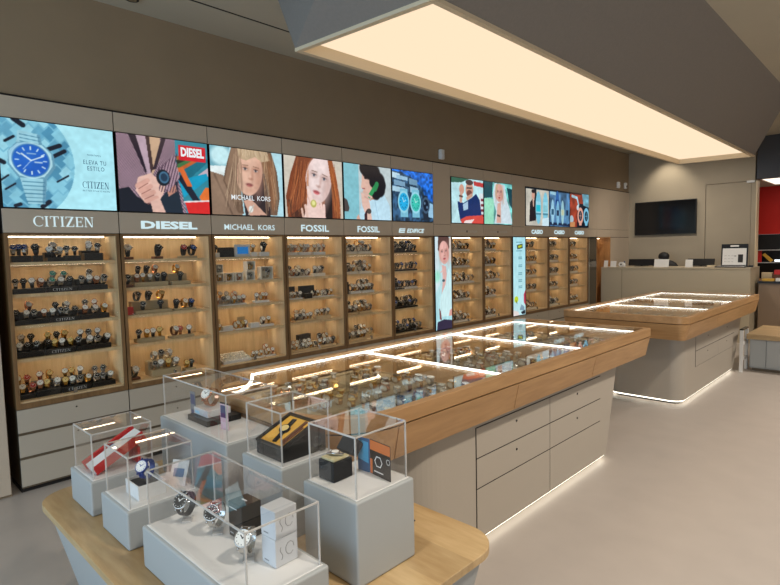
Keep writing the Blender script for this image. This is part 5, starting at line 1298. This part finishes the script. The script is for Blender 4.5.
tag(MB().box(-.03, .03, -.02, .02, 0, .03).build('pen_holder', M_black, loc=(2.34, 10.3, DZ)), 'tiny black holder at the end corner of the desk', 'holder')
t = thing('wall_sensor', 'small white door sensor at the pillar top', 'sensor', (2.09, 11.425, 2.64))
MB().box(-.06, .06, -.03, .0, 0, .04).build('housing', M_white, t, bevel=.005)

# ================================================================ BEYOND THE PILLAR
t = thing('service_counter', 'brown-fronted counter with black top past the reception desk', 'counter', (3.4, 10.6, 0))
MB().box(-.97, 1.6, -.2, .3, 0, .94).build('front', mat('brown_laminate', (140, 118, 96), .5), t); MB().box(-.985, 1.62, -.22, .32, .941, .972).build('counter_top', M_black, t)
for (x, w, d, h, m, lb) in [(2.47, .16, .12, .04, mat('amber_box', (206, 160, 60), .5), 'yellow flat carton on the black counter top'), (2.65, .08, .1, .05, M_white, 'small white carton beside the yellow carton on the black top')]:
    tag(MB().box(0, w, 0, d, 0, h).build('carton', m, bevel=.003, loc=(x, 10.42, .9725)), lb, 'box')
for (x, w, h, m, lb) in [(2.43, .14, .13, M_suede, 'cream box behind the yellow carton by the pillar'), (2.58, .2, .10, M_leather, 'dark brown box behind the cartons on the black top'), (2.60, .14, .07, M_red, 'red box on top of the dark brown box')]:
    tag(MB().box(0, w, 0, .12, 0, h).build('carton', m, loc=(x, 10.6, .9725 if m is not M_red else 1.0730)), lb, 'box')
t = thing('display_shelf', 'dark display shelf with glass edges against the far red wall', 'shelf', (1.5, 14.1, 0))
MB().box(0, 3, 0, .3, 0, .8).build('base_unit', mat('warm_shelf', (190, 144, 96), .5), t)
for z in (1.15, 1.42): MB().box(0, 3, 0, .28, z, z + .012).build('glass_shelf', M_silver, t)
MB().box(.0, .02, .1, .28, .801, 1.7).box(2.98, 3, .1, .28, .801, 1.7).build('bracket', M_gun, t)
tag(MB().box(0, .08, 0, .05, 0, .25).build('gift_bag', M_red, loc=(1.71, 14.15, 1.1625)), 'red bag on the glass shelf past the pillar', 'bag')
tag(MB().box(-.11, .11, 0, .05, -.03, .03, 0, Matrix.Rotation(.8, 4, 'Y')).build('tilted_carton', mat('amber_box', (206, 160, 60), .5), loc=(1.90, 14.15, 1.265)), 'amber carton tilted on the glass shelf', 'box')
t = thing('light_bar', 'short glowing white bar on the far dark shelf', 'light', (2.03, 14.12, 1.1625))
MB().box(0, .5, 0, .03, 0, .015).build('holder', M_gun, t); MB().box(0, .5, 0, .03, .0152, .06).build('tube', emit('bar_white', (240, 245, 255), 1.6), t)
t = thing('storage_bench', 'oak-topped storage bench with pale grey doors in the far aisle', 'bench', (3.3, 8.4, 0))
MB().box(-.50, 1.6, -.46, .46, .04, .40).build('carcass', M_plinth, t); MB().box(-.53, 1.65, -.5, .48, .401, .46).build('bench_top', M_table, t)
MB().box(-.48, 1.55, -.43, .43, 0, .0395).build('kickplate', M_recess, t)
for a, b in ((-.49, -.33), (-.32, .3), (.31, .93), (.94, 1.56)): MB().box(a, b, -.475, -.4605, .06, .395).build('door', M_plinth, t)
t = thing('step_stool', 'slim white metal step stool standing at the counter end', 'stool', (2.745, 7.76, 0), 0)
for sy in (0, .26):
    MB().box(-.018, .018, sy, sy + .03, 0.0, .52).build('rail', M_white, t)
for z in (.14, .33): MB().box(-.012, .012, .0305, .2595, z, z + .04).build('rung', M_white, t)
MB().box(-.02, .02, -.003, .293, .5205, .535).build('top_step', M_gun, t)
